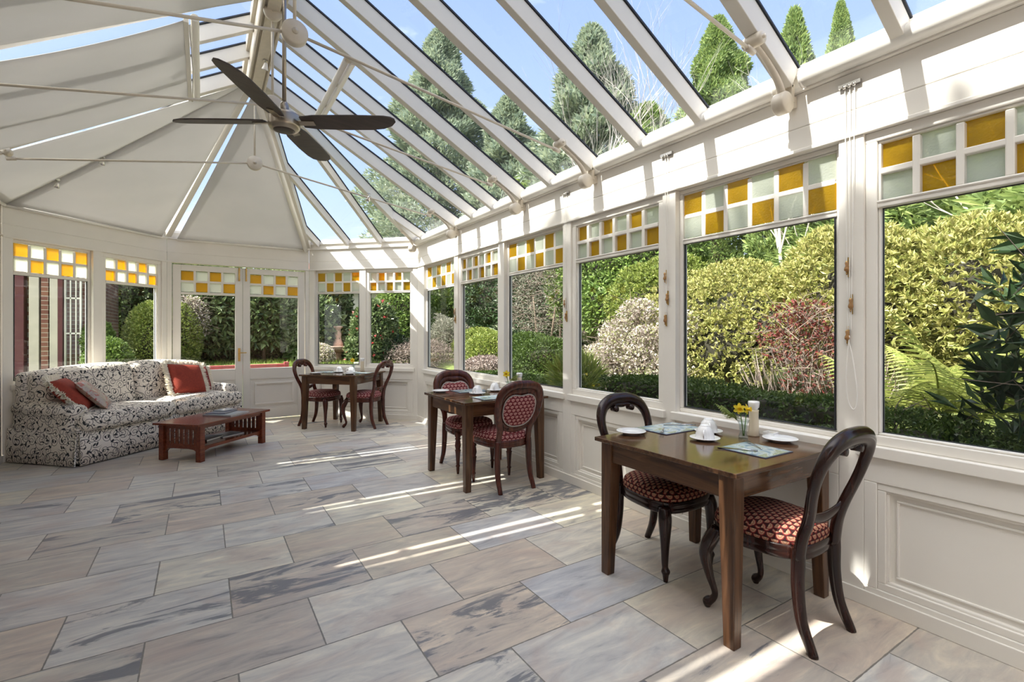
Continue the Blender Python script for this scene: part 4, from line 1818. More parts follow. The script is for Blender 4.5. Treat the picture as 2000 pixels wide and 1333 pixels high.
# nearest table
make_plate((2.105, 2.02, TZ), 'white side plate on the nearest table corner away from the window')
make_placemat((2.42, 2.005, TZ), 0, .35, .245, 'blue printed placemat at the far place of the nearest table')
make_placemat((2.34, 1.41, TZ), 0, .24, .255, 'blue printed placemat at the near place of the nearest table')
make_fork((2.30, 1.955, TZ + .005), 2.2, 'fork lying on the far placemat of the nearest table')
make_knife((2.545, 2.02, TZ + .005), .9, 'knife lying on the far placemat of the nearest table')
make_knife((2.26, 1.45, TZ + .005), .5, 'knife lying on the near placemat of the nearest table')
make_fork((2.41, 1.46, TZ + .005), -.6, 'fork lying on the near placemat of the nearest table')
make_saucer((2.33, 1.69, TZ), 'saucer in front on the nearest table')
make_cup((2.33, 1.69, TZ + .009), -2.6, 'ribbed white cup upturned in front on the nearest table')
make_saucer((2.515, 1.80, TZ), 'saucer nearer the window on the nearest table')
make_cup((2.515, 1.80, TZ + .009), -2.4, 'ribbed white cup upturned nearer the window on the nearest table')
make_plate((2.645, 1.45, TZ), 'white side plate beside the pepper mill on the nearest table', .088)
make_vase((2.545, 1.60, TZ), 'clear glass bud vase with daffodils on the nearest table')
make_daffodil((2.545, 1.60, TZ + .014), (2.53, 1.615, TZ + .165), (-.7, -.6, -.1), 'yellow daffodil facing the room in the vase on the nearest table', 1.0)
make_daffodil((2.548, 1.598, TZ + .014), (2.575, 1.60, TZ + .16), (.2, -.9, .1), 'yellow daffodil turned sideways in the vase on the nearest table', .9)
make_sprig((2.53, 1.63, TZ + .10), 2.2, 'feathery green sprig in the vase on the nearest table')
make_mill((2.655, 1.605, TZ), 'cream pepper mill with white cap on the nearest table')
t_ = thing('butter_dish', 'small white square dish by the window on the nearest table', 'dish', (2.705, 1.535, TZ))
b = MB()
b.ring(-.03, .03, -.03, .03, .004, 0, .03, Matrix.Rotation(PI / 2, 4, 'X') @ Matrix.Translation((0, -.0, 0)))
b.box(-.03, .03, -.03, .03, 0, .005)
b.build('dish', 'china', t_)
b = MB()
b.rbox(-.024, .024, -.024, .024, .004, .022, .004, 2)
b.build('butter_pat', 'mill_cream', t_)

# middle table
make_plate((1.975, 4.42, TZ), 'white side plate on the middle table, on the side away from the window')
make_placemat((2.25, 4.36, TZ), 0, .30, .23, 'blue printed placemat at the far place of the middle table')
make_placemat((2.20, 3.80, TZ), 0, .30, .24, 'blue printed placemat at the near place of the middle table')
make_saucer((2.205, 4.09, TZ), 'saucer in front on the middle table')
make_cup((2.205, 4.09, TZ + .009), -2.6, 'white cup upturned in front on the middle table')
make_saucer((2.475, 4.22, TZ), 'saucer nearer the window on the middle table')
make_cup((2.475, 4.22, TZ + .009), -2.2, 'white cup upturned nearer the window on the middle table')
make_knife((2.33, 4.34, TZ + .005), .9, 'knife lying on the far placemat of the middle table')
make_fork((2.17, 4.36, TZ + .005), 1.9, 'fork lying on the far placemat of the middle table')
make_vase((2.555, 4.085, TZ), 'clear glass bud vase with one daffodil on the middle table')
make_daffodil((2.555, 4.085, TZ + .014), (2.545, 4.11, TZ + .175), (-.6, -.7, 0), 'yellow daffodil in the vase on the middle table', 1.15)
make_sprig((2.565, 4.075, TZ + .10), -.9, 'green sprig in the vase on the middle table')
make_mill((2.64, 4.02, TZ), 'white topped pepper mill on the middle table', .19)
make_plate((2.62, 3.78, TZ), 'white side plate on the middle table, on the side by the window')
o = MB()
o.lathe([(0, 0), (.02, 0), (.035, .02), (.038, .045), (.036, .045), (.03, .02), (0, .006)], 20, None, 12, .04)
x = o.build('sugar_bowl', 'china')
x.location = (2.655, 3.92, TZ)
tag(x, 'small white sugar bowl at the window end of the middle table', 'bowl')

# far table, set square to the angled wall
c45 = math.sqrt(.5)


def t3(u_, v_, z=0):
    """u towards the middle of the room, v along the wall to the doors"""
    return (T3C[0] - c45 * u_ - c45 * v_, T3C[1] - c45 * u_ + c45 * v_, TZ + z)


make_placemat(t3(0, .28), PI / 4, .24, .30, 'blue printed placemat on the far table, door side')
make_placemat(t3(.02, -.28), PI / 4, .24, .30, 'blue printed placemat on the far table, long wall side')
make_plate(t3(.28, .26), 'white side plate on the far table, door side')
make_plate(t3(.25, -.24), 'white side plate on the far table, long wall side')
make_saucer(t3(-.02, .09), 'saucer on the far table, door side')
make_cup(t3(-.02, .09, .009), 3.0, 'white cup upturned on the far table, door side')
make_saucer(t3(-.02, -.11), 'saucer on the far table, long wall side')
make_cup(t3(-.02, -.11, .009), 3.0, 'white cup upturned on the far table, long wall side')
make_vase(t3(-.26, .0), 'clear glass bud vase on the far table')
make_daffodil(t3(-.26, .0, .014), t3(-.25, .01, .165), (-.7, -.7, 0), 'yellow daffodil in the vase on the far table', 1.2)
make_mill(t3(-.27, -.14), 'white topped pepper mill on the far table', .2)

# ------------------------------------------------------------------ sofa
SO = (-1.041 - .02, 6.404 + .02, 0)
sofa = thing('sofa', 'two seat sofa in cream fabric with black scrolling vines', 'sofa', SO, PI / 4)
LN, DP = 2.19, .94
b = MB()
b.rbox(.02, LN - .02, .03, DP - .02, .02, .40, .025, 3)
b.build('base', 'vine_fabric', sofa)


def skirt(x0, x1, y0, y1, name='skirt'):
    s = MB()
    n = 24
    vs = []
    for i in range(n + 1):
        t = i / n
        w_ = .004 * math.sin(t * 9.0)
        for z, fl in ((.0, .012), (.18, .006), (.345, 0)):
            p = V((x0 + (x1 - x0) * t, y0 + (y1 - y0) * t, .012 + z))
            nrm = V((y1 - y0, -(x1 - x0), 0)).normalized()
            vs.append(p + nrm * (fl + w_ * (1 - z / .345)))
    m_ = [p - nrm * .012 for p in vs]
    fs = []
    for i in range(n):
        for j in range(2):
            a = i * 3 + j
            fs.append((a, a + 3, a + 4, a + 1))
            k = len(vs)
            fs.append((k + a, k + a + 1, k + a + 4, k + a + 3))
    k = len(vs)
    for i in range(n):
        fs += [(i * 3, k + i * 3, k + i * 3 + 3, i * 3 + 3), (i * 3 + 2, i * 3 + 5, k + i * 3 + 5, k + i * 3 + 2)]
    for i in (0, n):
        for j in range(2):
            fs.append((i * 3 + j, i * 3 + j + 1, k + i * 3 + j + 1, k + i * 3 + j))
    s.add(vs + m_, fs, True)
    s.build(name, 'vine_fabric', sofa)


skirt(.03, LN - .01, 0.008, 0.008)
skirt(.0, .0, DP - .01, .02)
skirt(LN, LN, .02, DP - .01)


def arm(x0, x1):
    s = MB()
    xm = (x0 + x1) / 2
    s.rbox(x0, x1, .09, DP - .05, .30, .565, .06, 5)
    outx = -1 if x0 < 1 else 1
    prof = []
    path = [(xm + outx * .015, y, .535 + .03 * (y - .1)) for y in (.085, .12, .3, .5, .7, .86)]
    s.tube(path, [.07, .105, .11, .112, .112, .10], 18, flat=.8, up=(0, 0, 1))
    s.build('arm', 'vine_fabric', sofa)


arm(.0, .20)
arm(LN - .20, LN)


def seat_cushion(x0, x1, nm='seat_cushion'):
    cx = (x0 + x1) / 2

    def puff(x, y, z):
        u, v_ = (x - cx) / ((x1 - x0) / 2), (y - .32) / .37
        d = max(0, 1 - u * u) * max(0, 1 - v_ * v_)
        z2 = z + (.035 * d if z > .42 else 0)
        # the front lip wraps round before the arms
        return (x, y - .02 * max(0, 1 - u * u) * (1 if y < .1 else 0), z2)
    s = MB()
    s.rbox(x0, x1, -.05, .72, .345, .515, .065, 5, puff=puff)
    s.build(nm, 'vine_fabric', sofa)


seat_cushion(.04, LN / 2 - .004)
seat_cushion(LN / 2 + .004, LN - .04)


def back_cushion(x0, x1):
    cx = (x0 + x1) / 2

    def puff(x, y, z):
        u = (x - cx) / ((x1 - x0) / 2)
        s_ = (x - LN / 2) / (LN / 2)
        hump = .055 * (1 - s_ * s_) * (1 if z > .7 else max(0, (z - .5) / .2))
        y2 = y + (z - .5) * .20
        bul = .05 * max(0, 1 - u * u) * max(0, math.sin(PI * min(1, max(0, (z - .48) / .5))))
        return (x, y2 - (bul if y < .62 else -.2 * bul), z + hump + .015 * max(0, 1 - u * u) * (1 if z > .8 else 0))
    s = MB()
    s.rbox(x0, x1, .54, .76, .46, .93, .08, 5, puff=puff)
    s.build('back_cushion', 'vine_fabric', sofa)


back_cushion(.06, LN / 2 - .003)
back_cushion(LN / 2 + .003, LN - .06)


def hump(x, y, z):
    s_ = (x - LN / 2) / (LN / 2)
    return (x, y + (z - .4) * .08, z + (.045 * (1 - s_ * s_) if z > .6 else 0))


b = MB()
b.rbox(.03, LN - .03, .72, DP - .06, .30, .925, .06, 4, puff=hump)
b.build('back', 'vine_fabric', sofa)
sM = Matrix.Translation(SO) @ rotz(PI / 4)


def pillow(name, label, cover, loc, ry, rz, size, fringe=None, lean=0.0, thick=.075):
    """square cushion; loc in sofa space; its face turns with the two angles"""
    t_ = thing(name, label, 'cushion', sM @ V(loc))
    t_.rotation_euler = (Matrix.Rotation(PI / 4 + rz, 4, 'Z') @ Matrix.Rotation(lean, 4, 'X') @ Matrix.Rotation(ry, 4, 'Y')).to_euler()
    b = MB()
    n = 14
    h = size / 2
    for sgn in (-1, 1):
        vs, fs = [], []
        for i in range(n + 1):
            for j in range(n + 1):
                u, v_ = -1 + 2 * i / n, -1 + 2 * j / n
                k = 1 - .05 * (1 - abs(u) ** 2) * abs(v_) ** 6 - .05 * (1 - abs(v_) ** 2) * abs(u) ** 6
                d = thick * (max(0, 1 - u ** 4) * max(0, 1 - v_ ** 4)) ** .5
                vs.append((u * h * k, sgn * d, h + v_ * h * k))
        for i in range(n):
            for j in range(n):
                q = (i * (n + 1) + j, (i + 1) * (n + 1) + j, (i + 1) * (n + 1) + j + 1, i * (n + 1) + j + 1)
                fs.append(q if sgn < 0 else q[::-1])
        b.add(vs, fs, True)
    b.build('cover', cover, t_)
    if fringe:
        b = MB()
        rnd = random.Random(3)
        for side in range(4):
            for k in range(70):
                t = -1 + 2 * (k + .5) / 70
                for rep in range(3):
                    o_ = h * (.95 + .02 * rep)
                    base = [(t * h, o_), (o_, t * h), (t * h, -o_), (-o_, t * h)][side]
                    dirn = [(0, 1), (1, 0), (0, -1), (-1, 0)][side]
                    ln = .045 + .018 * rnd.random()
                    p = V((base[0], rnd.uniform(-.012, .012), h + base[1]))
                    q = p + V((dirn[0] * ln + rnd.uniform(-.012, .012), rnd.uniform(-.025, .025), dirn[1] * ln + rnd.uniform(-.012, .012)))
                    q.z = max(q.z, -.0)
                    b.tube([p, p.lerp(q, .5) + V((0, rnd.uniform(-.006, .006), 0)), q], [.004, .0055, .002], 4, caps=False)
        b.build('fringe', fringe, t_)
    return t_


pillow('fringed_cushion', 'red cushion with cream fringe leaning on the sofa arm at the photo edge', 'red_cloth', (.31, .25, .53), 0, -2.42, .44, 'fringe', R(42))
pillow('floral_cushion', 'small floral cushion with grey back leaning against the fringed red one', 'floral_cloth', (.47, .20, .535), 0, -2.32, .40, None, R(42), .05)
pillow('fringed_cushion', 'orange red cushion with cream fringe propped at the door end of the sofa', 'red_cloth', (1.56, .25, .535), .12, -.12, .45, 'fringe', R(-30))
pillow('fringed_cushion', 'maroon fringed cushion tucked behind the orange red one on the sofa', 'maroon_cloth', (1.80, .36, .535), .06, -.10, .38, 'fringe', R(-24))

# ------------------------------------------------------------------ coffee table
CT = (.124, 6.515, 0)
ct = thing('coffee_table', 'reddish brown coffee table with slatted ends before the sofa', 'coffee table', CT, PI / 4)
b = MB()
b.box(-.525, .525, -.29, .29, .378, .402)
b.build('top', 'cherry', ct, 0.004)
for sx in (-1, 1):
    for sy in (-1, 1):
        b = MB()
        b.box(sx * .445 - .03, sx * .445 + .03, sy * .235 - .03, sy * .235 + .03, 0, .378)
        b.build('leg', 'cherry', ct, 0.003)
for sx in (-1, 1):
    b = MB()
    b.box(sx * .445 - .011, sx * .445 + .011, -.206, .206, .335, .378)
    b.build('upper_rail', 'cherry', ct, 0.002)
    b = MB()
    arch = [(-.206, .18), (-.206, .085), (-.19, .105), (-.16, .122), (-.10, .128), (.10, .128), (.16, .122), (.19, .105), (.206, .085), (.206, .18)]
    mm = Matrix(((0, 0, 1, sx * .445), (1, 0, 0, 0), (0, 1, 0, 0), (0, 0, 0, 1)))
    b.prism(arch, -.011, .011, mm)
    o = b.build('lower_rail', 'cherry', ct, 0.002)
    for k in range(7):
        y = -.206 + (k + .5) * .412 / 7
        b = MB()
        b.box(sx * .445 - .008, sx * .445 + .008, y - .0175, y + .0175, .178, .337)
        b.build('slat', 'cherry', o)
for sy in (-1, 1):
    b = MB()
    b.box(-.415, .415, sy * .235 - .011, sy * .235 + .011, .345, .378)
    b.build('side_rail', 'cherry', ct, 0.002)
b = MB()
b.box(-.44, .44, -.225, .225, .135, .152)
for sy in (-1, 1):
    pr = [(-.415, .152), (-.415, .075), (-.38, .105), (-.32, .118), (.32, .118), (.38, .105), (.415, .075), (.415, .152)]
    mm = Matrix(((1, 0, 0, 0), (0, 0, 1, sy * .225), (0, 1, 0, 0), (0, 0, 0, 1)))
    b.prism(pr, -.009, .009, mm)
b.build('shelf', 'cherry', ct, 0.002)
cM = Matrix.Translation(CT) @ rotz(PI / 4)


def book(label, loc, rz, sx, sy, h, cover, name='magazine'):
    t_ = thing(name, label, 'book' if name == 'book' else 'magazine', cM @ V(loc), PI / 4 + rz, 'reading matter on the coffee table')
    b = MB()
    b.box(-sx / 2, sx / 2, -sy / 2, sy / 2, 0, .002)
    b.box(-sx / 2, sx / 2, -sy / 2, sy / 2, h - .002, h)
    b.box(-sx / 2, -sx / 2 + .002, -sy / 2, sy / 2, 0, h)
    b.build('cover', cover, t_)
    b = MB()
    b.box(-sx / 2 + .002, sx / 2 - .004, -sy / 2 + .004, sy / 2 - .004, .002, h - .002)
    b.build('pages', 'paper', t_)


book('large grey book lying lowest on the coffee table top', (.10, -.05, .402), .05, .30, .36, .016, 'book_grey', 'book')
book('dark blue magazine lying on the grey book on the coffee table', (.13, .04, .418), .25, .28, .22, .007, 'book_navy')
book('pale magazine on the coffee table top, its door end', (.24, .10, .425), -.1, .20, .16, .006, 'book_grey')
book('black book on the lower shelf of the coffee table, near slats', (-.10, .02, .152), .1, .26, .20, .022, 'book_black', 'book')
book('grey magazine on the lower shelf of the coffee table, middle', (.14, -.02, .152), -.15, .28, .22, .012, 'book_grey')

# ------------------------------------------------------------------ garden
def sstep(a, b_, x):
    t = np.clip((x - a) / (b_ - a), 0, 1)
    return t * t * (3 - 2 * t)


def ground_z(x, y):
    x, y = np.asarray(x, float), np.asarray(y, float)
    h = -0.12 + 0.62 * sstep(3.3, 4.6, x) + 0.10 * np.maximum(x - 5, 0)
    h2 = -0.12 + 0.74 * sstep(9.2, 10.6, y) + 0.02 * np.maximum(y - 11, 0)
    h = np.maximum(h, h2)
    return np.minimum(h, 2.2)


xs = np.concatenate([np.linspace(-30, -3, 14), np.linspace(-2, 9, 45), np.linspace(10, 70, 22)])
ys = np.concatenate([np.linspace(-20, -2, 10), np.linspace(-1, 14, 50), np.linspace(15, 80, 20)])
gx, gy = np.meshgrid(xs, ys, indexing='ij')
gz = ground_z(gx, gy)
b = MB()
ny = len(ys)
vs = np.stack([gx, gy, gz], -1).reshape(-1, 3)
# leave the room's own footprint well below the floor
ins = (vs[:, 0] > -2.6) & (vs[:, 0] < 3.2) & (vs[:, 1] < 9.1)
vs[ins, 2] = -0.2
b.add([tuple(p) for p in vs], [(i * ny + j, (i + 1) * ny + j, (i + 1) * ny + j + 1, i * ny + j + 1) for i in range(len(xs) - 1) for j in range(ny - 1)], True)
tag(b.build('ground', 'garden_soil'), 'sloping garden ground of soil and lawn outside the windows', 'ground', kind='structure')


def np_mesh(name, verts, faces, smooth=False):
    me = bpy.data.meshes.new(name)
    nv, nf = len(verts), len(faces)
    k = faces.shape[1]
    me.vertices.add(nv)
    me.vertices.foreach_set('co', verts.astype(np.float32).ravel())
    me.loops.add(nf * k)
    me.loops.foreach_set('vertex_index', faces.astype(np.int32).ravel())
    me.polygons.add(nf)
    me.polygons.foreach_set('loop_start', np.arange(0, nf * k, k, dtype=np.int32))
    me.polygons.foreach_set('use_smooth', np.full(nf, smooth))
    me.update(calc_edges=True)
    return me


def unit(v):
    return v / np.maximum(np.linalg.norm(v, axis=1, keepdims=True), 1e-9)


def leaves(rg, base, axis, length, width, fold=.25, curl=.15):
    """each leaf two triangles pairs along a midrib"""
    n = len(base)
    axis = unit(axis)
    rnd = unit(rg.normal(size=(n, 3)))
    side = unit(np.cross(axis, rnd))
    nrm = np.cross(side, axis)
    L_ = (length * rg.uniform(.65, 1.25, n))[:, None]
    W = (width * rg.uniform(.75, 1.2, n))[:, None] / 2
    mid = base + axis * L_ * .5 - nrm * L_ * curl * .3
    v = np.stack([base, mid - side * W + nrm * W * fold * 2, base + axis * L_ - nrm * L_ * curl, mid + side * W + nrm * W * fold * 2, mid], 1)
    f = np.array([[0, 4, 1], [1, 4, 2], [4, 3, 2], [0, 3, 4]])
    V_ = v.reshape(-1, 3)
    F = (np.arange(n)[:, None, None] * 5 + f[None]).reshape(-1, 3)
    return V_, F


def blob_points(rg, blobs, n, depth=.25, bottom=-.75):
    B = np.array(blobs, float)
    w_ = (B[:, 3] * B[:, 4] + B[:, 4] * B[:, 5] + B[:, 3] * B[:, 5])
    idx = rg.choice(len(B), n, p=w_ / w_.sum())
    d = unit(rg.normal(size=(n, 3)))
    d[:, 2] = np.where(d[:, 2] < bottom, -d[:, 2], d[:, 2])
    rr = 1 - depth * rg.random(n) ** 1.6
    c, r = B[idx, :3], B[idx, 3:]
    p = c + d * r * rr[:, None]
    # drop those deep inside another blob
    keep = np.ones(n, bool)
    for k in range(len(B)):
        q = (p - B[k, :3]) / B[k, 3:]
        keep &= ~((np.linalg.norm(q, axis=1) < .72) & (idx != k))
    out_ = unit(d / r)
    return p[keep], out_[keep]


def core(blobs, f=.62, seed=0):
    """smooth mass, coloured dark for the shade inside the leaves"""
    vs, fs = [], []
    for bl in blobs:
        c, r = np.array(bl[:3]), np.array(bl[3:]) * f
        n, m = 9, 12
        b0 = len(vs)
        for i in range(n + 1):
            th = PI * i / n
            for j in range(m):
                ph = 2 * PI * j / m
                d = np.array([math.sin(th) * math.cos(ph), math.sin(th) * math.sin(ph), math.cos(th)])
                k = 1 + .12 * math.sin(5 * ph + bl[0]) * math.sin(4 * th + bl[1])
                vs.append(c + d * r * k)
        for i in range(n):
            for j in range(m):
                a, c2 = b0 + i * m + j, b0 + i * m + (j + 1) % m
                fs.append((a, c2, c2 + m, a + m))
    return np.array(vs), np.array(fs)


SEED = [11]
LEAF_K = 2.0


def bush(name, label, cat, blobs, n, ln, wd, mat, group=None, up=.25, spread=.9, clump=0, stems=True, corem='shade_core', kind=None, depth=.38, twigs=0, extra=None):
    """blobs in world space as (x, y, z, rx, ry, rz); the thing stands under their middle"""
    SEED[0] += 1
    rg = np.random.default_rng(SEED[0])
    B = np.array(blobs, float)
    cx, cy_ = B[:, 0].mean(), B[:, 1].mean()
    gz_ = float(ground_z(cx, cy_))
    loc = np.array([cx, cy_, gz_])
    Bl = B.copy()
    Bl[:, :3] -= loc
    t_ = thing(name, label, cat, tuple(loc), 0, group, kind)
    p, o = blob_points(rg, Bl, int(n * LEAF_K), depth)
    if clump:
        # leaves in rosettes
        k = len(p) // clump
        sel = rg.integers(0, len(p), k)
        p = np.repeat(p[sel], clump, 0)
        o = np.repeat(o[sel], clump, 0)
    ax = o * .55 + unit(rg.normal(size=p.shape)) * spread + np.array([0, 0, up])
    v, f = leaves(rg, p, ax, ln, wd)
    link('foliage', np_mesh('foliage', v, f), mat, t_)
    if extra:
        for nm, mt, cnt, l2, w2 in extra:
            p2, o2 = blob_points(rg, Bl, cnt, .12)
            p2 = p2 + o2 * .03
            v, f = leaves(rg, p2, o2 + unit(rg.normal(size=p2.shape)) * .8, l2, w2)
            link(nm, np_mesh(nm, v, f), mt, t_)
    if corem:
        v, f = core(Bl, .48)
        link('inner_shade', np_mesh('inner_shade', v, f, True), corem, t_)
    if stems:
        b = MB()
        for bl in Bl:
            b.tube([(bl[0] * .3, bl[1] * .3, -.05), (bl[0] * .7, bl[1] * .7, bl[2] * .5), (bl[0], bl[1], bl[2])], [.04, .03, .015], 6)
        b.build('stem', 'bark', t_)
    if twigs:
        b = MB()
        pr = random.Random(SEED[0])
        p3, o3 = blob_points(rg, Bl, twigs, .35)
        for q, d in zip(p3, o3):
            w_ = np.array([pr.gauss(0, .22), pr.gauss(0, .22), pr.gauss(.05, .16)])
            s_ = q - d * .12 - w_ * .5
            m_ = q + np.array([pr.gauss(0, .03), pr.gauss(0, .03), pr.gauss(.02, .03)])
            e_ = q + d * .05 + w_ * .6
            b.tube([s_, m_, e_], [.005, .0035, .0015], 3, caps=False)
        b.build('twig', 'twig', t_)
    return t_


def hedge(label, x0, x1, y0, y1, top, mat='leaf_hedge', n=9000, ln=.045, wd=.022, rz=0.0, group='clipped hedges', z0=None):
    SEED[0] += 1
    rg = np.random.default_rng(SEED[0])
    cx, cy_ = (x0 + x1) / 2, (y0 + y1) / 2
    zb = float(ground_z(cx, cy_)) - .15 if z0 is None else z0
    t_ = thing('hedge', label, 'hedge', (cx, cy_, zb), rz, group, 'thing')
    hx, hy, H = (x1 - x0) / 2, (y1 - y0) / 2, top - zb
    areas = np.array([2 * hy * H, 2 * hy * H, 2 * hx * H, 2 * hx * H, 4 * hx * hy * 1.4])
    s = rg.choice(5, n, p=areas / areas.sum())
    u, v_, dpt = rg.uniform(-1, 1, n), rg.random(n), rg.random(n) ** 1.5 * .08
    p = np.zeros((n, 3))
    o = np.zeros((n, 3))
    for k, (nx, ny_) in enumerate(((-1, 0), (1, 0), (0, -1), (0, 1))):
        q = s == k
        if nx:
            p[q] = np.stack([np.full(q.sum(), nx * hx) - nx * dpt[q], u[q] * hy, v_[q] * H], 1)
        else:
            p[q] = np.stack([u[q] * hx, np.full(q.sum(), ny_ * hy) - ny_ * dpt[q], v_[q] * H], 1)
        o[q] = (nx, ny_, .2)
    q = s == 4
    p[q] = np.stack([u[q] * hx, (v_[q] * 2 - 1) * hy, H - dpt[q]], 1)
    o[q] = (0, 0, 1)
    p[:, 2] += .03 * np.sin(p[:, 1] * 3.1 + p[:, 0] * 2) * (p[:, 2] / H)
    ax = o * .6 + unit(rg.normal(size=p.shape)) * .9
    V_, F = leaves(rg, p, ax, ln, wd)
    link('foliage', np_mesh('foliage', V_, F), mat, t_)
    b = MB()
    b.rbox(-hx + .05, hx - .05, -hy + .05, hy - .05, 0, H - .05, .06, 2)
    b.build('inner_shade', 'shade_core', t_)
    return t_


# --- outside the long right wall
hedge('low clipped hedge outside the windows of the nearest table', 3.75, 4.25, 1.55, 4.1, .86, n=13000)
hedge('low bright clipped hedge seen through the narrow far window', 5.2, 5.8, 9.5, 14.5, .62, 'leaf_lime', n=9000)
hedge('low dark clipped hedge outside the bare branch window', 4.3, 4.9, 5.2, 8.2, .62, n=9000)

YB_ = 'yellow green bushes on the bank'
bush('rhododendron_bush', 'yellow green bush filling the window nearest the camera, behind the ferns', 'bush',
     [(6.1, .6, 1.50, .9, .9, .85), (6.3, 1.6, 1.62, .9, .9, .85), (6.4, -.3, 1.65, .9, .9, .85), (6.1, 1.4, 1.3, .6, .6, .55)], 26000, .068, .028, 'leaf_yellow', YB_, .45, .8, 6)
bush('rhododendron_bush', 'yellow green bush right of the red leaved shrub', 'bush',
     [(6.0, 2.5, 1.75, .8, .75, .8), (5.8, 2.2, 1.35, .6, .6, .7)], 15000, .065, .027, 'leaf_yellow', YB_, .4, .8, 6)
bush('rhododendron_bush', 'dense yellow green bush behind the hedge of the nearest table window', 'bush',
     [(6.1, 3.9, 1.5, .9, .85, .82), (6.0, 3.2, 1.38, .75, .7, .75), (6.2, 4.7, 1.45, .8, .8, .82), (5.6, 3.8, 1.1, .6, .7, .55)], 26000, .052, .024, 'leaf_yellow', YB_, .4, .8, 6)
bush('rhododendron_bush', 'yellow green bush top between the blossom bush and the ivy green tree', 'bush',
     [(6.5, 5.8, 1.8, .8, .7, .75), (6.4, 5.2, 2.1, .6, .6, .5)], 9000, .065, .028, 'leaf_lime', YB_, .4, .8, 6)
bush('red_shrub', 'twiggy shrub with dark red leaves before the yellow green bushes', 'shrub',
     [(5.05, 2.55, 1.30, .45, .38, .38), (5.0, 2.35, 1.0, .4, .35, .4)], 800, .05, .026, 'leaf_red', None, .2, .9, 0, True, None, None, .7, 260)
bush('grass_tuft', 'pale dry stalks standing behind the low hedge', 'grass', [(4.9, 2.3, .72, .3, .7, .25)], 130, .34, .007, 'dry_twig_leaf', None, 1.6, .5, 0, False, None)
bush('leafy_tree', 'ivy green leafy tree above the blossoming bush', 'tree',
     [(7.3, 7.6, 2.6, 1.1, 1.1, 1.1), (7.5, 6.6, 2.9, 1.0, 1.0, .9), (7.6, 8.7, 2.7, 1.0, 1.0, 1.2), (6.9, 7.0, 1.9, .8, .9, .7)], 16000, .10, .06, 'leaf_green', None, -.2, .9)
bush('blossom_bush', 'bush covered in pinkish white blossom by the third window', 'bush',
     [(5.1, 5.0, 1.15, .42, .36, .4), (5.0, 4.5, 1.05, .36, .33, .4), (5.2, 5.6, .85, .4, .4, .35), (4.9, 5.1, .75, .4, .5, .3), (5.25, 4.2, 1.4, .3, .28, .25), (4.95, 6.0, .68, .35, .3, .25), (5.15, 4.8, 1.62, .28, .3, .2), (5.3, 5.4, 1.35, .26, .24, .2), (5.0, 4.15, .8, .3, .3, .3)], 7000, .045, .034, 'blossom', None, .2, 1.0, 0, True, None, None, .75, 420)
bush('daffodil_clump', 'clump of green leaves with yellow flowers at the foot of the blossoming bush', 'plant',
     [(4.25, 5.1, .72, .25, .35, .25)], 700, .22, .02, 'leaf_lime', None, .8, .6, 0, False, None, None, .5, 0, [('flowers', 'petal_yellow', 40, .05, .045)])
bush('bare_shrub', 'grey bare branched shrub filling the window behind the middle table', 'shrub',
     [(6.6, 8.6, 1.9, .9, .9, 1.1), (6.7, 9.6, 2.2, .9, .9, 1.1)], 2600, .05, .02, 'leaf_grey', None, .2, 1, 0, True, None, None, .6, 900)
bush('green_shrub', 'low green shrub below the bare branched shrub', 'shrub',
     [(5.6, 7.6, .85, .6, .7, .4), (5.7, 8.3, .9, .6, .6, .45)], 7000, .055, .028, 'leaf_hedge', 'low shrubs on the bank')
bush('lime_shrub', 'lime green low shrub seen through the second far window', 'shrub',
     [(6.0, 10.4, .85, .7, .8, .5), (6.2, 11.4, .95, .7, .8, .5)], 9000, .07, .035, 'leaf_lime', 'low shrubs on the bank')
bush('purple_shrub', 'dark purplish low shrub beside the lime green one', 'shrub',
     [(5.0, 8.9, .45, .55, .7, .4)], 4500, .05, .028, 'dry_twig_leaf', 'low shrubs on the bank', twigs=80)
bush('dark_tree', 'tall dark evergreen behind the bare branched shrub', 'tree',
     [(9.2, 12.5, 2.6, 1.6, 1.6, 2.4), (9.0, 15.0, 2.8, 1.6, 1.8, 2.6), (9.6, 10.6, 2.6, 1.5, 1.4, 2.2)], 14000, .16, .07, 'leaf_dark', None, -.1, .9)
bush('grey_shrub', 'grey rounded shrub above the bright low hedge', 'shrub',
     [(6.8, 14.6, 1.1, .8, 1.0, .7), (7.0, 16.2, 1.2, .8, 1.0, .8)], 7000, .07, .03, 'leaf_grey', None, twigs=200)
bush('leafy_tree', 'fresh green tree above the grey rounded shrub', 'tree',
     [(8.2, 19.0, 2.8, 1.6, 1.8, 1.4), (8.6, 16.8, 3.2, 1.4, 1.6, 1.2)], 9000, .16, .08, 'leaf_green', None, -.1, .9)
bush('dark_shrub', 'dark leaved shrub close outside the window nearest the camera', 'shrub',
     [(3.95, .55, 1.35, .30, .38, .62), (4.0, .15, 1.3, .35, .4, .8), (3.95, .75, .75, .3, .35, .4)], 900, .17, .056, 'leaf_dark', None, .3, .85, 5, True, None, None, .5, 60)
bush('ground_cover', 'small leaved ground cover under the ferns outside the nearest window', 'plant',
     [(3.75, 1.2, .62, .3, .5, .25), (3.8, .6, .55, .3, .5, .25), (3.75, .2, .5, .3, .4, .3)], 5200, .035, .02, 'leaf_hedge', None, .2, 1.0, 0, False, 'shade_core', None, .4, 60)

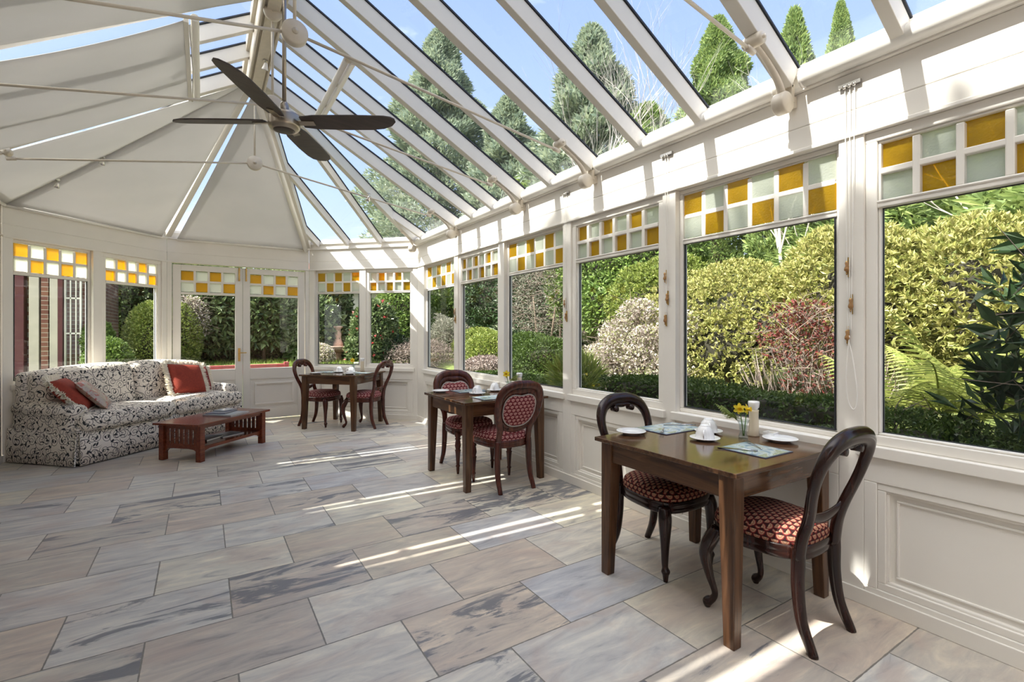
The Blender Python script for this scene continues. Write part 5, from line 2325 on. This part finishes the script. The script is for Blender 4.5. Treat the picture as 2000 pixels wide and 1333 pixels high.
# ferns
fm = [frond_mesh(.72, .20, 20, .42).mesh('frond'), frond_mesh(.60, .17, 18, .55).mesh('frond')]
for k, (x, y, z, s, l_, cnt) in enumerate(((4.85, 1.42, .72, 1.45, 'tall upright fern behind the glass nearest the camera', 11), (4.75, 1.15, .66, 1.2, 'arching fern in front of the dark leaved shrub', 9),
                                           (4.75, 1.72, .62, 1.15, 'fern at the edge of the window nearest the camera, by the pier', 9), (5.3, .95, 1.0, 1.1, 'yellowing fern high behind the dark leaved shrub', 8))):
    t_ = thing('fern', l_, 'fern', (x, y, z), 0, 'ferns outside the nearest window')
    for i in range(cnt):
        o = link('frond', fm[(i + k) % 2], 'fern_leaf', t_)
        o.rotation_euler = (random.uniform(-.2, .2), -R(random.uniform(12, 62)), 2 * PI * i / cnt + random.uniform(-.25, .25))
        o.scale = (s * random.uniform(.8, 1.15),) * 3

# --- conifers behind, seen through the roof
def conifer_mesh(seed, h, r, n, spray):
    rg = np.random.default_rng(seed)
    t = rg.random(n) ** .85
    az = rg.uniform(0, 2 * PI, n)
    lobes = 1 + .22 * np.sin(az * 3 + t * 23 + seed) + .16 * np.sin(az * 5 - t * 37) + .10 * np.sin(t * 61)
    prof = r * (1 - t) ** .82 * (1 - .25 * np.exp(-t * 12)) * np.clip(lobes, .5, 1.4)
    k = 1 - .55 * rg.random(n) ** 2
    rad = prof * k + .03
    p = np.stack([np.cos(az) * rad, np.sin(az) * rad, h * (.04 + .96 * t) - .18 * rad], 1)
    ax = np.stack([np.cos(az), np.sin(az), .35 + .5 * t], 1) + rg.normal(size=(n, 3)) * .55
    return leaves(rg, p, ax, spray, spray * .34, .2, .25)


def conifer(label, x, y, h, r, meshes, mat):
    z = float(ground_z(x, y)) - .1
    h -= z
    t_ = thing('conifer', label, 'tree', (x, y, z), random.uniform(0, 6.28), 'conifers behind the garden')
    sc_ = (r / meshes[1], r / meshes[1], h / meshes[2])
    o = link('foliage', meshes[0], None, t_)
    o.scale = sc_
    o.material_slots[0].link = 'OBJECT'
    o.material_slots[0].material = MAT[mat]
    b = MB()
    b.tube([(0, 0, -.2), (0, 0, h * .55), (0, 0, h * .97)], [r * .09 + .05, r * .05 + .02, .02], 8)
    b.build('trunk', 'bark', t_)


def cmesh(seed, n, spray, h=10., r=2.4):
    v, f = conifer_mesh(seed, h, r, n, spray)
    me = np_mesh('conifer_foliage', v, f)
    me.materials.append(MAT['needle'])
    return (me, r, h)


CM = [cmesh(1, 80000, .15), cmesh(2, 38000, .23), cmesh(5, 34000, .26)]
for l_, x, y, h, r, k, mt in (
        ('tall pointed conifer above the middle table, largest in the roof glass', 11.5, 25.8, 18.6, 5.6, 0, 'needle_hazy'),
        ('broad conifer just behind the largest one, its top lower', 12.5, 20.0, 12.6, 3.8, 1, 'needle_hazy'),
        ('blue green conifer behind the pale bare birch', 11.5, 12.9, 11.9, 3.6, 1, 'needle_hazy'),
        ('bright green conifer above the nearest dining table', 10.5, 7.25, 8.9, 2.1, 0, 'needle'),
        ('slim green conifer above the hedge, left of the last one in the roof', 10.5, 5.45, 8.05, 1.1, 2, 'needle'),
        ('slim green conifer at the roof end nearest the camera', 10.9, 4.75, 8.0, 1.0, 0, 'needle'),
        ('rounded conifer low in the roof glass at the far corner', 10.0, 29.5, 8.4, 3.2, 1, 'needle'),
        ('low conifer in the roof glass between blossom window and birch', 10.3, 9.3, 7.5, 2.5, 2, 'needle'),
        ('conifer behind the yellow green bushes of the nearest window', 10.5, 2.6, 7.0, 2.0, 1, 'needle'),
        ('conifer at the top of the window nearest the camera', 9.5, .9, 6.9, 2.4, 2, 'needle'),
        ('dark conifer low behind the bush of the nearest table window', 10.6, 4.0, 6.2, 2.0, 1, 'needle'),
        ('conifer low in the roof glass above the middle table window', 11.5, 15.8, 8.6, 3.0, 2, 'needle')):
    conifer(l_, x, y, h, r, CM[k], mt)


# --- bare trees
def bare_tree(label, x, y, h, seed, mat='birch', spread=.55, depth=5, group='bare trees'):
    z = float(ground_z(x, y)) - .1
    t_ = thing('bare_tree', label, 'tree', (x, y, z), 0, group)
    rnd = random.Random(seed)
    tr, br = MB(), MB()

    def grow(p, d, ln, r, lev):
        n = 4
        pts = [p]
        q = p.copy()
        dd = d.copy()
        for i in range(n):
            dd = (dd + V((rnd.gauss(0, .09), rnd.gauss(0, .09), .05))).normalized()
            q = q + dd * ln / n
            pts.append(q.copy())
        rs = [r * (1 - .45 * i / n) for i in range(n + 1)]
        (tr if lev == 0 else br).tube(pts, rs, 7 if lev == 0 else (5 if lev == 1 else 3), caps=False)
        if lev >= depth - 1 or r < .0035:
            return
        kids = 5 if lev == 0 else rnd.choice((3, 3, 4))
        for k in range(kids):
            f = rnd.uniform(.35, 1.0) if k else 1.0
            i = min(n - 1, int(f * n))
            pp = pts[i].lerp(pts[i + 1], f * n - i) if f < 1 else pts[-1]
            a = rnd.uniform(0, 2 * PI)
            s_ = spread * rnd.uniform(.6, 1.3) * (.5 if k == 0 else 1)
            nd = (dd + V((math.cos(a), math.sin(a), rnd.uniform(-.1, .5))) * s_).normalized()
            grow(pp, nd, ln * rnd.uniform(.55, .75), rs[i] * .62, lev + 1)
    grow(V((0, 0, 0)), V((0, 0, 1)), h * .42, h * .006 + .012, 0)
    tr.build('trunk', mat, t_)
    br.build('branch', mat, t_)


bare_tree('pale bare birch before the blue green conifer, in the roof glass', 8.6, 9.4, 8.8, 4)
bare_tree('pale bare tree beside the bright green conifer in the roof glass', 8.8, 7.8, 8.4, 9)
bare_tree('bare tree with a white trunk behind the bush of the nearest table window', 9.0, 4.75, 6.2, 21)
bare_tree('bare tree with spreading grey twigs behind the middle table window', 7.4, 9.4, 4.4, 33, 'twig', .8, 6)
bare_tree('bare branched tree at the top of the window nearest the camera', 7.6, 1.0, 5.6, 41, 'birch', .75)
bare_tree('grey bare tree far along the long wall, second far window', 8.2, 13.2, 5.2, 52, 'twig', .75)

# --- beyond the doors and the far corner
hedge('tall dark laurel hedge beyond the garden doors', -.6, 3.15, 12.6, 13.8, 2.75, 'leaf_laurel', 17000, .18, .08)
bush('laurel_bush', 'glossy laurel bulging from the hedge beyond the garden doors', 'bush',
     [(.1, 12.5, 1.6, .75, .5, .9), (1.2, 12.5, 1.75, .75, .5, .95), (2.2, 12.4, 1.4, .7, .5, .8)], 6500, .20, .085, 'leaf_laurel', None, -.2, .8)
bush('twiggy_bush', 'pinkish grey twiggy bush before the hedge, beyond the door with the handle', 'bush',
     [(-.25, 11.9, 1.55, .38, .4, .55)], 1400, .05, .03, 'blossom', None, .2, 1, 0, True, None, None, .6, 220)
t_ = thing('raised_bed', 'low red timber edged bed outside the garden doors', 'raised bed', (.9, 10.45, 0))
b = MB()
b.box(-1.6, .5, -.05, .05, -.12, .735)
b.box(.44, .52, -.06, .06, -.12, .77)
b.build('edging', 'red_timber', t_, .004)
b = MB()
b.box(-1.6, .46, .05, .9, -.12, .70)
b.build('bed_soil', 'garden_soil', t_)
rg = np.random.default_rng(77)
n = 7000
p = np.stack([rg.uniform(-2.2, 4.8, n), rg.uniform(10.55, 13.2, n), np.zeros(n)], 1)
p[:, 2] = ground_z(p[:, 0], p[:, 1]) + .02
v, f = leaves(rg, p, np.array([0, 0, 1.0]) + rg.normal(size=p.shape) * .35, .10, .012)
tag(link('lawn_grass', np_mesh('lawn_grass', v, f), 'grass_blade'), 'short green grass on the terrace beyond the garden doors', 'grass', kind='stuff')

F_ = thing('fountain', 'tiered pinkish stone garden fountain seen through the far windows', 'fountain', (2.71, 12.0, .60))
b = MB()
b.lathe([(0, -.1), (.30, -.1), (.30, 0), (.24, .03), (.14, .06), (.09, .12), (.07, .2), (.10, .24), (.07, .28), (0, .28)], 24)
b.build('pedestal', 'terracotta', F_)
b = MB()
b.lathe([(.05, .26), (.16, .29), (.36, .36), (.42, .40), (.43, .43), (.40, .43), (.30, .38), (.05, .34)], 32, None, 12, .015)
b.build('basin', 'terracotta', F_)
b = MB()
b.lathe([(.05, .34), (.11, .42), (.12, .48), (.085, .56), (.07, .64), (.09, .70), (.065, .76), (.06, .82), (.11, .86), (.11, .89), (.05, .90), (0, .90)], 20)
b.build('column', 'terracotta', F_)
bush('pale_shrub', 'pale flowering shrub at the foot of the fountain', 'shrub', [(2.15, 11.4, .78, .35, .35, .32)], 2200, .05, .035, 'blossom', None, .3)
hedge('short lime green hedge behind the fountain', 2.75, 3.7, 12.25, 12.6, .86, 'leaf_lime', 3000, z0=.5)
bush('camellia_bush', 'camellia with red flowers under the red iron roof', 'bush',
     [(3.35, 11.2, 1.45, .5, .45, .62), (3.15, 11.1, 1.0, .45, .4, .5)], 5000, .10, .05, 'leaf_laurel', None, .1, .9, 0, True, 'shade_core', None, .25, 0, [('flowers', 'camellia', 60, .09, .08)])
bush('leafy_tree', 'light green tree beside the camellia', 'tree',
     [(4.5, 12.4, 1.9, .8, .7, .8), (4.3, 12.2, 1.35, .6, .6, .6), (5.0, 12.6, 2.4, .8, .8, .6)], 7000, .10, .05, 'leaf_green', None, .1, .9)
bush('dark_shrub', 'dark shrub below the camellia', 'shrub', [(3.55, 11.2, .85, .7, .5, .5)], 3000, .09, .045, 'leaf_dark', None)
bush('brushwood_bush', 'heap of pinkish brown bare twigs behind the white garden chair', 'bush',
     [(4.05, 10.6, .72, .65, .5, .38), (4.6, 10.9, .75, .6, .5, .42)], 2600, .06, .012, 'dry_twig_leaf', None, .3, 1, 0, False, None, None, .5, 700)
# red roofed shed
sh = thing('shed', 'garden shed with a red corrugated iron roof', 'shed', (4.2, 17.5, float(ground_z(4.2, 17.5)) - .1))
b = MB()
b.box(-1.6, 1.6, -1.2, 1.2, 0, 2.2)
b.build('wall', 'paint_grey', sh)
b = MB()
for k in range(44):
    x = -1.8 + k * 3.6 / 44
    b.tube([(x, -1.5, 2.1), (x, 0, 3.0), (x, 1.5, 2.1)], .045, 6)
b.build('roof', 'roof_iron', sh)


def garden_chair(label, loc, rz):
    t_ = thing('garden_chair', label, 'garden chair', loc, rz, 'white garden chairs')
    b = MB()
    b.box(-.26, .26, -.25, .25, .34, .37)
    b.build('seat', 'white_plastic', t_, .004)
    for k in range(5):
        x = -.20 + k * .10
        h = .62 - .10 * abs(k - 2) ** 1.3 * .5
        b = MB()
        b.box(x - .047, x + .047, -.012, .012, 0, h, Matrix.Translation((0, .24, .34)) @ Matrix.Rotation(-R(20), 4, 'X'))
        b.build('back_slat', 'white_plastic', t_, .006)
    for s in (-1, 1):
        b = MB()
        b.box(s * .31 - .06, s * .31 + .06, -.32, .30, .55, .575)
        b.build('arm', 'white_plastic', t_, .005)
        for y in (-.27, .22):
            b = MB()
            b.box(s * .29 - .015, s * .29 + .015, y - .04, y + .04, 0, .55)
            b.build('leg', 'white_plastic', t_)


garden_chair('white slatted garden chair by the brushwood, nearer the long wall', (3.46, 9.35, float(ground_z(3.46, 9.35)) - .02), -2.9)
garden_chair('white slatted garden chair half hidden behind the window post', (2.58, 9.35, float(ground_z(2.58, 9.35)) - .02), 2.6)

# --- left: rounded hedge, hedges and the brick house
bush('clipped_bush', 'rounded clipped hedge with a sunlit top behind the sofa', 'hedge',
     [(-.80, 11.5, 1.05, .50, .6, .90), (-.55, 11.7, 1.2, .55, .6, .80)], 11000, .05, .025, 'leaf_lime', None, .3, 1.0)
bush('layered_shrub', 'dark green layered shrub left of the rounded clipped hedge', 'shrub',
     [(-1.35, 10.6, .75, .35, .45, .5), (-1.55, 11.1, 1.2, .22, .4, .35)], 7000, .06, .025, 'leaf_green', None, .1, .9)
bush('dark_tree', 'dark tree over the rounded clipped hedge', 'tree',
     [(-1.2, 16.5, 2.6, 1.3, 1.0, 1.5), (-.2, 16.8, 2.4, 1.2, 1.0, 1.3), (-2.0, 17.0, 2.0, 1.0, 1.0, 1.8)], 8000, .14, .07, 'leaf_laurel', None, .0, .9)
hs = thing('brick_house', 'brick house with white windows outside the window behind the sofa', 'house', (-3.2, 11.0, -.1), 0)
b = MB()
b.box(-3.2, 1.42, .9, 4.5, 0, 3.6)
b.build('wall', 'brick', hs)
for x, w2, mt in ((.10, .10, 'maroon_paint'), (.67, .07, 'maroon_paint'), (.86, .06, 'stucco'), (.99, .045, 'brick'), (1.10, .05, 'stucco'), (1.18, .03, 'maroon_paint')):
    b = MB()
    b.box(x - w2, x + w2, -.08, .12, 0, 2.9)
    b.build('pillar', mt, hs, .004)
b = MB()
b.box(-1.2, 1.5, -.15, .95, 2.75, 2.95)
b.build('porch_beam', 'paint', hs)
f = MB()
f.ring(1.22, 1.44, .3, 2.7, .022, -.02, .05)
f.box(1.29, 1.305, -.01, .04, .32, 2.68)
f.box(1.36, 1.375, -.01, .04, .32, 2.68)
f.box(1.24, 1.42, -.01, .04, 1.42, 1.445)
f.box(1.24, 1.42, -.01, .04, 2.02, 2.045)
o = f.build('french_window', 'white_metal', hs)
g = MB()
g.box(1.24, 1.42, .01, .016, .32, 2.68)
g.build('pane', 'window_glass', o)
for x in (.25, -.75):
    f = MB()
    f.ring(x - .3, x + .3, .9, 2.5, .05, .86, .94)
    f.box(x - .27, x + .27, .87, .93, 1.68, 1.72)
    o = f.build('window', 'white_metal', hs)
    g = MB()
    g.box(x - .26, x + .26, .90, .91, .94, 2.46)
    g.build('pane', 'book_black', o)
b = MB()
b.prism([(.7, 3.6), (4.7, 3.6), (2.7, 5.0)], -3.3, 1.5, Matrix(((0, 0, 1, 0), (1, 0, 0, 0), (0, 1, 0, 0), (0, 0, 0, 1))))
b.build('roof', 'roof_iron', hs)
# --- unseen tree, added with a flat crown shaped to dapple the long wall
bush('shade_tree', 'unseen tall tree added to shade the long wall', 'tree',
     [(-6.0, y_, 11.55 + .12 * math.sin(y_ * 2.1), .8, .75, .34) for y_ in np.arange(-2.5, 6.9, .95)], 3600, .22, .13, 'leaf_green', None, 0, 1.0, 0, False, None, None, .5)
tb_ = MB()
tb_.tube([(0, .75, -.1), (0, .75, 7), (0, .6, 11.6)], [.26, .2, .08], 10)
tb_.build('trunk', 'bark', bpy.data.objects['shade_tree'])
